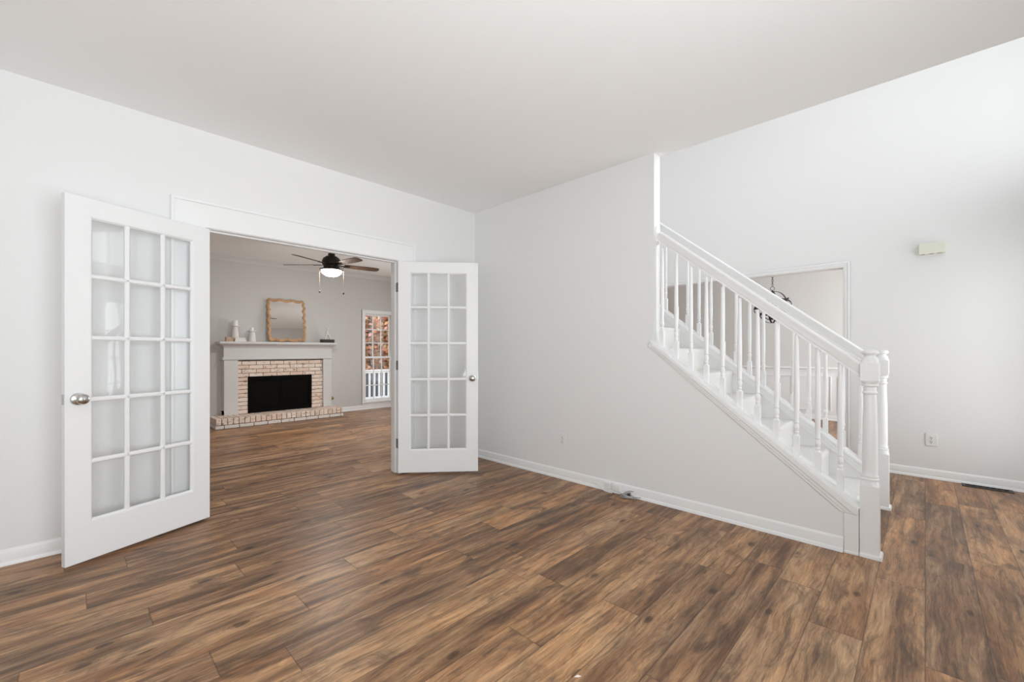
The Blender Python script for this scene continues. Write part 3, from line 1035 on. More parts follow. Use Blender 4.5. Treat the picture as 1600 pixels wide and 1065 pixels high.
def newel(parent, xc, yc, name='newel_post', base=0.0):
    b = MB()
    hw = 0.044
    b.box(xc - hw, xc + hw, yc - hw, yc + hw, base, 0.412)
    square_shoulder(b, xc, yc, 0.412, 0.440, hw, 0.0425)
    mt = Matrix.Translation((xc, yc, 0))
    b.lathe([(0.040, 0.436), (0.0425, 0.441), (0.0425, 0.450), (0.0375, 0.456), (0.0395, 0.462), (0.0395, 0.468), (0.0350, 0.475), (0.0362, 0.50), (0.0362, 0.60), (0.0340, 0.78), (0.0300, 0.925), (0.0300, 0.938),
             (0.0345, 0.943), (0.0360, 0.948), (0.0345, 0.953), (0.0300, 0.957), (0.0300, 0.982), (0.0380, 0.986), (0.0395, 0.992), (0.0380, 0.999), (0.036, 1.002)], 28, mt)
    # square block between two turned shoulders
    square_shoulder_inv(b, xc, yc, 1.000, 1.016, hw - 0.002, 0.040)
    b.box(xc - hw + 0.002, xc + hw - 0.002, yc - hw + 0.002, yc + hw - 0.002, 1.016, 1.120)
    square_shoulder(b, xc, yc, 1.120, 1.142, hw - 0.002, 0.038)
    b.lathe([(0.038, 1.138), (0.036, 1.146), (0.0275, 1.156), (0.0260, 1.163), (0.0280, 1.167), (0.0375, 1.172), (0.0405, 1.178), (0.0400, 1.184), (0.0345, 1.192), (0.020, 1.197), (0.006, 1.1985)], 28, mt)
    nw = b.build(name, M['trim'], parent, 0.0015)
    b = MB()
    PL = [(0, 0), (0.013, 0), (0.013, 0.010), (0.009, 0.018), (0, 0.022)]
    for p0, p1, sd in (((xc - hw, yc - hw), (xc - hw, yc + hw), (-1, 0, 0)), ((xc + hw, yc - hw), (xc + hw, yc + hw), (1, 0, 0)), ((xc - hw - 0.012, yc - hw), (xc + hw + 0.012, yc - hw), (0, -1, 0))):
        b.sweep(PL, (*p0, base), (*p1, base), sd, (0, 0, 1))
    b.build('plinth', M['trim'], nw)
    return nw

def square_shoulder_inv(b, x, y, zlo, zhi, hw, rr, n=24):
    rings = []
    for f, z in ((1.0, zlo), (0.8, zlo + (zhi - zlo) * 0.3), (0.45, zlo + (zhi - zlo) * 0.65), (0.0, zhi)):
        ring = []
        for i in range(n):
            a = 2 * math.pi * (i + 0.5) / n
            c_, s_ = math.cos(a), math.sin(a)
            r = hw / max(abs(c_), abs(s_)) * (1 - f) + rr * f
            ring.append(b.bm.verts.new((x + r * c_, y + r * s_, z)))
        rings.append(ring)
    for A, B in zip(rings, rings[1:]):
        for i in range(n):
            b.bm.faces.new([A[i], A[(i + 1) % n], B[(i + 1) % n], B[i]])
    b.bm.faces.new(rings[0][::-1])
    b.bm.faces.new(rings[-1])

NXC, NYC = 3.234, 0.231
RS = 0.820                                     # slope of the handrails
def near_rail(y):
    return 1.035 + RS * (y - 0.272)
def far_rail(y):
    return 1.045 + 0.8125 * (y - 0.272)

def railing(name, xc, rail, slope, top, cslope, y_end, ys, label):
    t = thing(name, (xc, NYC, 0), label, 'stair railing')
    u = Vector((0, -slope, 1)).normalized()
    c = math.sqrt(1 + slope * slope)
    b = MB()
    prof = [(a, z * 1.06) for a, z in RAILP]
    ya = NYC + 0.040
    b.sweep(prof, (xc, ya, rail(ya)), (xc, y_end, rail(y_end)), (1, 0, 0), u)
    b.build('handrail', M['trim'], t)
    newel(t, xc, NYC if xc < 4 else NYC + 0.008)
    first = None
    for y in ys:
        z0 = top(y) + 0.008
        h = rail(y) + 0.006 - z0
        loc = (0, y - NYC, z0)
        if first is None:
            first = baluster_mesh(h, cslope, 'baluster', t, loc)
            first['h'] = h
        else:
            o = first.copy()
            COL.objects.link(o)
            o.location = loc
            o.scale = (1, 1, 1)
            o.parent = t
    return t

ys_near = [0.369 + 0.1118 * k for k in range(11)]
rt = railing('stair_railing', NXC, near_rail, RS, cap_top, 0.7815, YE, ys_near,
             'white turned stair railing on the room side, ending at the end of the wall')
# rosette that carries the rail on the wall end
b = MB()
zr = near_rail(YE) + 0.035
poly = []
for i in range(24):
    a = 2 * math.pi * i / 24
    poly.append((3.238 + 0.037 * math.copysign(abs(math.cos(a)) ** 0.7, math.cos(a)), zr + 0.074 * math.copysign(abs(math.sin(a)) ** 0.7, math.sin(a))))
b.prism(poly, 'y', YE - 0.014, YE)
b.build('rosette', M['trim'], rt, 0.004)
ys_far = [0.362 + 0.1122 * k for k in range(20)]
railing('stair_railing', FXC, far_rail, 0.8125, far_top, 0.811, 3.0, ys_far,
        'white turned stair railing on the foyer side, farther from the room')

# ------------------------------------------------------------------ fireplace
fp = thing('fireplace', (2.565, YF, 0), 'whitewashed brick fireplace with white mantel and raised brick hearth', 'fireplace')
BX0, BX1 = 1.885, 3.252
OXa, OXb, OZa, OZb = 2.032, 3.050, 0.158, 0.765
YS = 8.060
HZ = 0.155
# hearth
b = MB()
HX0, HX1, HY = 1.512, 3.462, 7.672
b.box(HX0 + 0.012, HX1 - 0.012, HY + 0.014, YF, 0.0, HZ - 0.006)
b.build('hearth_mortar', M['mortar'], fp)
b = MB()
random.seed(3)
# lower course: stretchers on the front and the ends
x = HX0 - 0.012
k = 0
while x < HX1 - 0.02:
    L_ = 0.200 if k else 0.12
    xe = min(x + L_, HX1 + 0.012)
    b.box(x, xe - 0.010, HY - 0.012 + random.uniform(-0.002, 0.002), HY + 0.07, 0.004, 0.052)
    x = xe
    k += 1
yy = HY + 0.08
while yy < YF - 0.05:
    for xa, xb in ((HX0 - 0.012, HX0 + 0.06), (HX1 - 0.06, HX1 + 0.012)):
        b.box(xa, xb, yy, min(yy + 0.19, YF - 0.002), 0.004, 0.052)
    yy += 0.2
b.build('hearth_base', M['paintbrick'], fp, 0.004)
b = MB()
# upper course: bricks on edge, seen as soldiers on the front and as strips on the top
x = HX0
while x < HX1 - 0.03:
    xe = min(x + 0.0765, HX1)
    j = random.uniform(-0.003, 0.003)
    yb = HY
    for ln in (0.195, 0.200, 0.13):
        if yb >= YF - 0.02:
            break
        b.box(x, xe - 0.009, yb + j, min(yb + ln - 0.008, YF - 0.002), 0.062, HZ + random.uniform(-0.002, 0.002))
        yb += ln
    x = xe
b.build('hearth', M['brick'], fp, 0.005)
# brick surround
b = MB()
b.box(BX0 + 0.004, OXa - 0.002, YS + 0.008, YF, HZ, 1.028)
b.box(OXb + 0.002, BX1 - 0.004, YS + 0.008, YF, HZ, 1.028)
b.box(OXa - 0.002, OXb + 0.002, YS + 0.008, YF, OZb + 0.002, 1.028)
b.build('surround_mortar', M['mortar'], fp)
b = MB()
course = 0.0668
z = HZ + 0.004
r_i = 0
while z < 1.02:
    zt = min(z + course - 0.008, 1.026)
    if zt <= OZb + 0.02:
        for xa, xb in ((BX0, OXa - 0.002), (OXb + 0.002, BX1)):
            b.box(xa + random.uniform(0, 0.003), xb - random.uniform(0, 0.004), YS + random.uniform(-0.003, 0.003), YF, z, zt)
    else:
        x = BX0
        first_l = 0.06 if r_i % 2 else 0.165
        n_ = 0
        while x < BX1 - 0.01:
            xe = min(x + (first_l if n_ == 0 else 0.213), BX1)
            b.box(x, xe - 0.008, YS + random.uniform(-0.003, 0.003), YF, z, zt)
            x = xe
            n_ += 1
        r_i += 1
    z += course
b.build('brick_surround', M['brick'], fp, 0.004)
# firebox and doors
b = MB()
b.box(OXa - 0.001, OXb + 0.001, YF - 0.012, YF - 0.002, OZa, OZb)
b.box(OXa - 0.001, OXa + 0.03, YS + 0.03, YF - 0.012, OZa, OZb)
b.box(OXb - 0.03, OXb + 0.001, YS + 0.03, YF - 0.012, OZa, OZb)
b.build('firebox', M['soot'], fp)
b = MB()
fw = 0.042
yf0, yf1 = YS - 0.008, YS + 0.03
b.box(OXa, OXa + fw, yf0, yf1, OZa, OZb)
b.box(OXb - fw, OXb, yf0, yf1, OZa, OZb)
b.box(OXa + fw, OXb - fw, yf0, yf1, OZb - 0.075, OZb)
b.box(OXa + fw, OXb - fw, yf0, yf1, OZa, OZa + 0.055)
for k in range(3):
    b.box(OXa + 0.06, OXb - 0.06, yf0 - 0.003, yf0, OZb - 0.062 + k * 0.019, OZb - 0.052 + k * 0.019)
b.build('firebox_frame', M['black'], fp, 0.002)
xm = (OXa + OXb) / 2
for xa, xb, xk in ((OXa + fw, xm - 0.002, xm - 0.03), (xm + 0.002, OXb - fw, xm + 0.03)):
    b = MB()
    za, zb = OZa + 0.056, OZb - 0.076
    b.box(xa, xa + 0.018, YS + 0.002, YS + 0.018, za, zb)
    b.box(xb - 0.018, xb, YS + 0.002, YS + 0.018, za, zb)
    b.box(xa + 0.018, xb - 0.018, YS + 0.002, YS + 0.018, za, za + 0.018)
    b.box(xa + 0.018, xb - 0.018, YS + 0.002, YS + 0.018, zb - 0.018, zb)
    dr = b.build('glass_door', M['black'], fp, 0.0015)
    MB().box(xa + 0.018, xb - 0.018, YS + 0.008, YS + 0.012, za + 0.018, zb - 0.018).build('smoked_pane', M['smoked'], dr)
    MB().tube([(xk, YS - 0.012, za + 0.18), (xk, YS - 0.012, za + 0.26)], 0.005, 8).build('handle', M['black'], dr)
# mantel
YM = 8.040
LX0, LX1 = 1.690, 3.410
for xa, xb in ((LX0, BX0), (BX1, LX1)):
    b = MB()
    b.box(xa, xb, YM, YF, HZ, 1.055)
    b.box(xa - 0.0, xb, YM - 0.006, YF, HZ, HZ + 0.075)
    b.build('mantel_leg', M['mantel'], fp, 0.003)
b = MB()
b.box(LX0 - 0.004, LX1 + 0.004, YM + 0.002, YF, 1.055, 1.30)
BAND = [(0, 0), (0.020, 0), (0.024, 0.006), (0.024, 0.018), (0.016, 0.026), (0.010, 0.040), (0, 0.046)]
b.sweep(BAND, (LX0 - 0.022, YM + 0.002, 1.045), (LX1 + 0.022, YM + 0.002, 1.045), (0, -1, 0), (0, 0, 1))
b.sweep(BAND, (LX0 - 0.004, YM - 0.02, 1.045), (LX0 - 0.004, YF, 1.045), (-1, 0, 0), (0, 0, 1))
b.sweep(BAND, (LX1 + 0.004, YM - 0.02, 1.045), (LX1 + 0.004, YF, 1.045), (1, 0, 0), (0, 0, 1))
b.build('frieze', M['mantel'], fp, 0.002)
b = MB()
# cove under the shelf, mitred: stacked frustums
prev = None
cov = [(0.0, 1.235), (0.006, 1.240), (0.008, 1.252), (0.020, 1.268), (0.040, 1.284), (0.062, 1.296), (0.066, 1.304)]
for (d0, z0), (d1, z1) in zip(cov, cov[1:]):
    A = [(LX0 - d0, YF), (LX0 - d0, YM - d0), (LX1 + d0, YM - d0), (LX1 + d0, YF)]
    B = [(LX0 - d1, YF), (LX0 - d1, YM - d1), (LX1 + d1, YM - d1), (LX1 + d1, YF)]
    for i in range(3):
        b.face([(*A[i], z0), (*A[i + 1], z0), (*B[i + 1], z1), (*B[i], z1)])
bmesh.ops.remove_doubles(b.bm, verts=b.bm.verts, dist=0.0002)
b.box(LX0 - 0.080, LX1 + 0.050, YM - 0.115, YF, 1.304, 1.342)
b.build('mantel_shelf', M['mantel'], fp, 0.004)

# brass gas key escutcheon on the wall
b = MB()
mt = Matrix.Translation((3.487, YF, 0.283)) @ Matrix.Rotation(R(90), 4, 'X')
b.lathe([(0.032, 0), (0.032, 0.003), (0.026, 0.007), (0.012, 0.009), (0.012, 0.016), (0.006, 0.017)], 24, mt)
tag(b.build('gas_valve_plate', M['brass']), 'small round brass gas key plate on the wall right of the fireplace', 'gas valve')
# gas key on the hearth corner
b = MB()
kx, ky = 3.37, 8.12
b.tube([(kx - 0.05, ky, HZ + 0.008), (kx + 0.03, ky - 0.01, HZ + 0.010)], 0.005, 8)
b.tube([(kx - 0.05, ky - 0.025, HZ + 0.008), (kx - 0.05, ky + 0.025, HZ + 0.008)], 0.005, 8)
tag(b.build('gas_key', M['bronze']), 'small dark gas key lying on the right end of the hearth', 'key')

# ------------------------------------------------------------------ things on the mantel
SZ = 1.342
# mirror with wavy frame, leaning on the wall
mr = thing('wavy_mirror', (2.655, 8.09, SZ), 'square mirror in a wavy honey-coloured frame leaning above the fireplace', 'mirror')
hw, hh = 0.290, 0.350
th_ = 0.016
def wavy(off, n=240, amp=0.010):
    pts = []
    per = [(-hw, -hh), (hw, -hh), (hw, hh), (-hw, hh)]
    for sidx in range(4):
        p, q = Vector((*per[sidx], 0)), Vector((*per[(sidx + 1) % 4], 0))
        d = (q - p)
        ln = d.length
        d.normalize()
        nrm = Vector((d.y, -d.x, 0))
        waves = 6 if sidx % 2 else 3
        m = n // 4
        for i in range(m):
            f = i / m
            ed = min(f, 1 - f) * ln
            rnd = 0.035 * max(0, 1 - ed / 0.035) ** 2 * 0.55          # rounded corners
            wv = amp * math.cos(2 * math.pi * waves * f)
            pts.append(p + d * (f * ln) + nrm * (off + wv - rnd))
    return pts
lean = 0.075
def place(p, dy):
    # x along the wall, y of p is height above the middle; leans back toward the wall
    z = p.y + hh + 0.037
    return (2.655 + p.x, 8.085 + dy + lean * z / (2 * hh), SZ + z)
b = MB()
cen = wavy(0.0)
fr_n = len(cen)
ringset = []
wd = 0.024
for dn, dy in ((wd, 0.010), (wd, -0.002), (wd * 0.6, -0.012), (0, -0.015), (-wd * 0.6, -0.012), (-wd, -0.002), (-wd, 0.010)):
    ringset.append([b.bm.verts.new(place(p, dy)) for p in wavy(dn)])
for A, B in zip(ringset, ringset[1:] + ringset[:1]):
    for i in range(fr_n):
        b.bm.faces.new([A[i], A[(i + 1) % fr_n], B[(i + 1) % fr_n], B[i]])
b.build('mirror_frame', M['gold'], mr)
b = MB()
q = []
for sx, sy in ((-1, -1), (1, -1), (1, 1), (-1, 1)):
    q.append(Vector((sx * (hw - 0.006), sy * (hh - 0.006), 0)))
A = [b.bm.verts.new(place(p, 0.000)) for p in q]
B = [b.bm.verts.new(place(p, 0.006)) for p in q]
b.bm.faces.new(A)
b.bm.faces.new(B[::-1])
for i in range(4):
    b.bm.faces.new([A[i], B[i], B[(i + 1) % 4], A[(i + 1) % 4]])
b.build('mirror_glass', M['mirror'], mr, smooth=False)

def candle_holder(x, y, r0, r1, h, pr, ch, cr, label):
    t = thing('candle_holder', (x, y, SZ), label, 'candle holder', 'white candle holders on the mantel')
    mt = Matrix.Translation((x, y, SZ))
    MB().lathe([(r0 * 0.96, 0), (r0, 0.004), (r0 * 0.97, 0.02), ((r0 + r1) / 2, h * 0.5), (r1, h * 0.92), (r1 * 0.95, h - 0.003), (r1 * 0.9, h)], 28, mt).build('stem', M['ceramic'], t)
    MB().lathe([(r1 * 0.9, h - 0.002), (pr * 0.7, h + 0.002), (pr, h + 0.008), (pr, h + 0.014), (pr * 0.9, h + 0.016)], 28, mt).build('drip_plate', M['ceramic'], t)
    cd = MB().lathe([(cr, h + 0.015), (cr, h + 0.015 + ch - 0.003), (cr * 0.93, h + 0.015 + ch)], 24, mt).build('pillar_candle', M['candle'], t)
    MB().tube([(x, y, h + SZ + ch + 0.012), (x + 0.001, y, h + SZ + ch + 0.026)], 0.0012, 6).build('wick', M['slot'], cd)
    return t
candle_holder(1.855, 8.09, 0.060, 0.036, 0.245, 0.062, 0.085, 0.038, 'tall white tapered candle holder with thick candle behind the wood block')
candle_holder(2.094, 8.07, 0.058, 0.040, 0.165, 0.064, 0.060, 0.022, 'shorter white tapered candle holder with slim candle, nearer the mirror')
wb = MB().box(1.708, 1.806, 7.985, 8.065, SZ, SZ + 0.072)
tag(wb.build('wood_block', M['lightwood'], bevel=0.004), 'light brown wooden block at the left end of the mantel', 'wood block')
def book(x0, x1, y0, y1, z0, z1, label, rz=0):
    t = thing('book', ((x0 + x1) / 2, (y0 + y1) / 2, z0), label, 'book', 'white books lying on the mantel')
    b = MB()
    b.box(x0, x1, y0, y1, z0, z0 + 0.003)
    b.box(x0, x1, y0, y1, z1 - 0.003, z1)
    b.box(x0, x0 + 0.004, y0, y1, z0 + 0.003, z1 - 0.003)
    b.build('cover', M['ceramic'], t, 0.001)
    MB().box(x0 + 0.004, x1 - 0.006, y0 + 0.004, y1 - 0.004, z0 + 0.003, z1 - 0.003).build('pages', M['paper'], t)
    return t
book(1.822, 1.990, 7.955, 8.025, SZ, SZ + 0.030, 'white book lying flat on the mantel, lower of two')
book(1.828, 1.978, 7.958, 8.022, SZ + 0.030, SZ + 0.060, 'white book lying flat on top of the other book')

# figurine on a dark block
t = thing('figurine', (3.345, 8.06, SZ), 'small pale seated figurine on a dark wooden stand, right end of mantel', 'figurine')
MB().box(3.222, 3.452, 8.005, 8.115, SZ, SZ + 0.062).build('stand', M['darkwood'], t, 0.003)
b = MB()
zb = SZ + 0.062
b.tube([(3.300, 8.06, zb), (3.304, 8.058, zb + 0.045), (3.318, 8.06, zb + 0.085), (3.328, 8.06, zb + 0.12)], [0.016, 0.013, 0.017, 0.020], 10)
b.tube([(3.390, 8.06, zb), (3.384, 8.058, zb + 0.045), (3.360, 8.06, zb + 0.085), (3.340, 8.06, zb + 0.12)], [0.015, 0.013, 0.019, 0.022], 10)
b.tube([(3.345, 8.06, zb), (3.346, 8.06, zb + 0.05)], [0.007, 0.005], 8)
b.tube([(3.334, 8.06, zb + 0.105), (3.332, 8.06, zb + 0.145), (3.338, 8.06, zb + 0.175), (3.348, 8.058, zb + 0.195), (3.368, 8.056, zb + 0.200)], [0.024, 0.020, 0.015, 0.017, 0.008], 12)
b.tube([(3.338, 8.06, zb + 0.200), (3.335, 8.06, zb + 0.222)], [0.009, 0.004], 8)
b.build('body', M['ceramic'], t)

# ------------------------------------------------------------------ ceiling fan
FXn, FYn = 2.543, 6.0
fan = thing('ceiling_fan', (FXn, FYn, H), 'dark bronze five-blade ceiling fan with lit bowl hanging in the family room', 'ceiling fan')
mt = Matrix.Translation((FXn, FYn, 0))
MB().lathe([(0.068, H), (0.068, H - 0.03), (0.060, H - 0.055), (0.035, H - 0.075), (0.022, H - 0.085), (0.022, H - 0.17), (0.03, H - 0.19)], 28, mt).build('canopy', M['bronze'], fan)
MB().lathe([(0.030, 2.56), (0.045, 2.556), (0.046, 2.525), (0.075, 2.515), (0.108, 2.490), (0.124, 2.455), (0.126, 2.420), (0.118, 2.395), (0.105, 2.385), (0.105, 2.350), (0.112, 2.345), (0.112, 2.332), (0.05, 2.33)], 36, mt).build('motor_housing', M['bronze'], fan)
MB().lathe([(0.140, 2.338), (0.152, 2.333), (0.152, 2.318), (0.136, 2.314)], 36, mt).build('light_rim', M['bronze'], fan)
bowl = [(0.136, 2.320)]
for i in range(1, 10):
    a = math.pi / 2 * i / 9
    bowl.append((max(0.134 * math.cos(a), 0.004), 2.318 - 0.083 * math.sin(a)))
MB().lathe(bowl, 36, mt).build('light_bowl', M['bowl'], fan)
yaw = R(CAM_YAW)
rv = Vector((math.sin(yaw), -math.cos(yaw), 0))
fv = Vector((math.cos(yaw), math.sin(yaw), 0))
for k in range(5):
    ph = R(180 + 72 * k)
    d = rv * math.cos(ph) + fv * math.sin(ph)
    s_ = Vector((-d.y, d.x, 0))
    tilt = -math.tan(R(12))
    b = MB()
    def pt(r_, w_, dz):
        p = Vector((FXn, FYn, 2.400)) + d * r_ + s_ * w_
        p.z += w_ * tilt + dz
        return p
    outline = [(0.17, -0.048), (0.30, -0.058), (0.50, -0.064), (0.62, -0.062), (0.655, -0.050), (0.668, -0.020), (0.668, 0.020), (0.655, 0.050), (0.62, 0.062), (0.50, 0.064), (0.30, 0.058), (0.17, 0.048)]
    A = [b.bm.verts.new(pt(r_, w_, 0.003)) for r_, w_ in outline]
    B = [b.bm.verts.new(pt(r_, w_, -0.003)) for r_, w_ in outline]
    b.bm.faces.new(A)
    b.bm.faces.new(B[::-1])
    for i in range(len(outline)):
        j = (i + 1) % len(outline)
        b.bm.faces.new([A[i], B[i], B[j], A[j]])
    bl = b.build('blade', M['blade'], fan)
    b = MB()
    iron = [(0.09, -0.016), (0.17, -0.014), (0.21, -0.035), (0.25, -0.012), (0.25, 0.012), (0.21, 0.035), (0.17, 0.014), (0.09, 0.016)]
    A = [b.bm.verts.new(pt(r_, w_, -0.0035)) for r_, w_ in iron]
    B = [b.bm.verts.new(pt(r_, w_, -0.0085)) for r_, w_ in iron]
    b.bm.faces.new(A)
    b.bm.faces.new(B[::-1])
    for i in range(len(iron)):
        j = (i + 1) % len(iron)
        b.bm.faces.new([A[i], B[i], B[j], A[j]])
    b.build('blade_iron', M['bronze'], bl)
for sgn, zlen in ((-1, 0.31), (1, 0.335)):
    base = Vector((FXn, FYn, 2.345)) + rv * (0.168 * sgn)
    b = MB()
    inner = Vector((FXn, FYn, 2.362)) + rv * (0.10 * sgn)
    b.tube([inner, inner.lerp(base, 0.6) + Vector((0, 0, 0.004)), base], 0.0045, 8)
    b.tube([base, base - Vector((0, 0, zlen))], 0.0016, 6)
    pc = b.build('pull_chain', M['brass'], fan)
    e = base - Vector((0, 0, zlen))
    MB().lathe([(0.003, 0.006), (0.009, 0), (0.011, -0.012), (0.007, -0.026), (0.002, -0.030)], 12, Matrix.Translation(e)).build('pull_knob', M['bronze'], pc)

# ------------------------------------------------------------------ dining chandelier
cx, cy, cz, cr = 7.2, 1.621, 1.835, 0.235
ch = thing('chandelier', (cx, cy, H), 'black orb cage chandelier with chain hanging in the dining room', 'chandelier')
MB().lathe([(0.065, H), (0.065, H - 0.012), (0.045, H - 0.030), (0.01, H - 0.036)], 24, Matrix.Translation((cx, cy, 0))).build('canopy', M['wickerback'], ch)
b = MB()
z = H - 0.045
k = 0
while z > cz + cr + 0.075:
    pts = []
    for i in range(14):
        a = 2 * math.pi * i / 14
        u_, v_ = 0.010 * math.cos(a), 0.019 * math.sin(a)
        pts.append((cx + (u_ if k % 2 else 0), cy + (0 if k % 2 else u_), z + v_))
    b.tube(pts, 0.0032, 6, True)
    z -= 0.030
    k += 1
b.build('chain', M['wickerback'], ch)
b = MB()
pts = [(cx + 0.031 * math.cos(2 * math.pi * i / 20) * rv.x, cy + 0.031 * math.cos(2 * math.pi * i / 20) * rv.y, cz + cr + 0.040 + 0.028 * math.sin(2 * math.pi * i / 20)) for i in range(20)]
b.tube(pts, 0.0035, 6, True)
b.tube([(cx, cy, cz + cr + 0.012), (cx, cy, cz + cr - 0.085)], 0.011, 10)
b.build('hanging_ring', M['wickerback'], ch)
for rx, rz_, sc_ in ((0, 0, 1.0), (4, 62, 1.0), (58, 20, 1.02), (66, -55, 1.03), (80, 90, 1.0)):
    m4 = Matrix.Rotation(R(rz_), 4, 'Z') @ Matrix.Rotation(R(rx), 4, 'X')
    b = MB()
    n = 56
    A, B, Cc, Dd = [], [], [], []
    for i in range(n):
        a = 2 * math.pi * i / n
        for lst, r_, off in ((A, cr, -0.011), (B, cr, 0.011), (Cc, cr - 0.006, 0.011), (Dd, cr - 0.006, -0.011)):
            p = m4 @ Vector((r_ * sc_ * math.cos(a), off, r_ * sc_ * math.sin(a)))
            lst.append(b.bm.verts.new(p + Vector((cx, cy, cz))))
    for P_, Q_ in ((A, B), (B, Cc), (Cc, Dd), (Dd, A)):
        for i in range(n):
            b.bm.faces.new([P_[i], P_[(i + 1) % n], Q_[(i + 1) % n], Q_[i]])
    b.build('orb_hoop', M['wickerback'], ch)
b = MB()
b.tube([(cx, cy, cz + cr - 0.06), (cx, cy, cz - 0.17)], 0.007, 8)
b.lathe([(0.008, -0.185), (0.028, -0.170), (0.033, -0.155), (0.022, -0.140), (0.008, -0.130)], 16, Matrix.Translation((cx, cy, cz)))
b.build('centre_stem', M['wickerback'], ch)
for k in range(4):
    a = R(25 + 90 * k)
    dx, dy = math.cos(a), math.sin(a)
    b = MB()
    pts = []
    for i in range(13):
        f = i / 12
        pts.append((cx + dx * 0.125 * f, cy + dy * 0.125 * f, cz - 0.155 - 0.035 * math.sin(math.pi * f) + 0.055 * f * f))
    b.tube(pts, 0.006, 8)
    mt = Matrix.Translation((cx + dx * 0.125, cy + dy * 0.125, cz - 0.10))
    b.lathe([(0.006, -0.006), (0.020, 0.0), (0.022, 0.006), (0.012, 0.009)], 14, mt)
    arm = b.build('arm', M['wickerback'], ch)
    MB().lathe([(0.010, 0.008), (0.010, 0.075), (0.008, 0.078)], 14, mt).build('candle_sleeve', M['wickerback'], arm)
    MB().lathe([(0.006, 0.078), (0.013, 0.098), (0.011, 0.115), (0.003, 0.135)], 12, mt).build('bulb', M['candle'], arm)

# ------------------------------------------------------------------ kitchen wall cabinet glimpsed past the stairs
cb = thing('wall_cabinet', (8.87, 4.4, 1.45), 'reddish brown wooden wall cabinet glimpsed between the upper balusters', 'cabinet')
MB().box(8.74, XD - 0.007, 4.02, 4.78, 1.50, 2.20).build('carcass', M['cabinet'], cb, 0.002)
for ya, yb, yk in ((4.025, 4.395, 4.36), (4.405, 4.775, 4.44)):
    b = MB()
    b.box(8.720, 8.739, ya, ya + 0.06, 1.505, 2.195)
    b.box(8.720, 8.739, yb - 0.06, yb, 1.505, 2.195)
    b.box(8.720, 8.739, ya + 0.06, yb - 0.06, 1.505, 1.565)
    b.box(8.720, 8.739, ya + 0.06, yb - 0.06, 2.135, 2.195)
    b.box(8.727, 8.739, ya + 0.06, yb - 0.06, 1.565, 2.135)
    d_ = b.build('cabinet_door', M['cabinet'], cb, 0.002)
    MB().lathe([(0.006, 0), (0.006, 0.012), (0.014, 0.016), (0.013, 0.024), (0.004, 0.027)], 14, Matrix.Translation((8.720, yk, 1.56)) @ Matrix.Rotation(R(-90), 4, 'Y')).build('knob', M['bronze'], d_)

# ------------------------------------------------------------------ small things on the walls and floor
def outlet(x, y, z, label, hw_=0.036):
    t = thing('wall_outlet', (x, y, z), label, 'outlet', 'white duplex wall outlets')
    MB().box(x - 0.006, x, y - hw_, y + hw_, z - 0.058, z + 0.058).build('cover_plate', M['plate'], t, 0.0025)
    for dz in (0.020, -0.020):
        b = MB()
        mt = Matrix.Translation((x - 0.006, y, z + dz)) @ Matrix.Rotation(R(-90), 4, 'Y')
        b.lathe([(0.0165, 0), (0.0165, 0.0015), (0.0155, 0.002)], 20, mt)
        rc = b.build('receptacle', M['plate'], t)
        b = MB()
        b.box(x - 0.0095, x - 0.0078, y + 0.0045, y + 0.0075, z + dz + 0.001, z + dz + 0.010)
        b.box(x - 0.0095, x - 0.0078, y - 0.0075, y - 0.0045, z + dz + 0.001, z + dz + 0.010)
        b.tube([(x - 0.0078, y, z + dz - 0.007), (x - 0.0095, y, z + dz - 0.007)], 0.0034, 8)
        b.build('slots', M['slot'], rc)
    MB().tube([(x - 0.006, y, z), (x - 0.0075, y, z)], 0.003, 8).build('screw', M['nickel'], t)

outlet(XB, 2.429, 0.364, 'white duplex outlet low on the grey wall beside the staircase')
outlet(XC, -0.041, 0.360, 'white duplex outlet low on the foyer wall under the chime box', 0.040)

b = MB()
for za in (0.335, 0.385):
    b.box(XC + 0.028, XC + 0.062, DY0, DY0 + 0.003, za, za + 0.034)
tag(b.build('strike_plate', M['bronze'], bevel=0.001), 'small dark strike plate low on the jamb of the dining room opening', 'strike plate')

# door chime box
t = thing('door_chime', (XC, -0.043, 2.09), 'cream door chime box high on the foyer wall', 'door chime')
MB().box(XC - 0.058, XC, -0.135, 0.045, 2.090, 2.192).build('cover', M['ivory'], t, 0.004)
for ya in (-0.110, -0.055, 0.002):
    MB().box(XC - 0.056, XC - 0.040, ya, ya + 0.030, 2.0885, 2.0902).build('sound_slot', M['slot'], t)

# floor register
t = thing('floor_vent', (5.51, -0.385, 0), 'dark metal scrollwork floor vent against the foyer baseboard', 'floor vent')
vx0, vx1, vy0, vy1 = 5.462, 5.562, -0.535, -0.232
b = MB()
b.box(vx0, vx0 + 0.014, vy0, vy1, 0, 0.006)
b.box(vx1 - 0.012, vx1, vy0, vy1, 0, 0.006)
b.box(vx0 + 0.014, vx1 - 0.012, vy0, vy0 + 0.022, 0, 0.006)
b.box(vx0 + 0.014, vx1 - 0.012, vy1 - 0.022, vy1, 0, 0.006)
b.build('frame', M['vent'], t, 0.0015)
b = MB()
for k in range(7):
    yc_ = vy0 + 0.040 + k * 0.0372
    pts = [((vx0 + vx1) / 2 + 0.026 * math.cos(2 * math.pi * i / 16), yc_ + 0.018 * math.sin(2 * math.pi * i / 16), 0.0035) for i in range(16)]
    b.tube(pts, 0.0028, 6, True)
    b.tube([(vx0 + 0.014, yc_ - 0.016, 0.0035), (vx1 - 0.012, yc_ + 0.016, 0.0035)], 0.0024, 6)
b.build('scroll_grille', M['vent'], t)
MB().box(vx0 + 0.012, vx1 - 0.010, vy0 + 0.02, vy1 - 0.02, 0.0003, 0.0010).build('duct_opening', M['slot'], t)

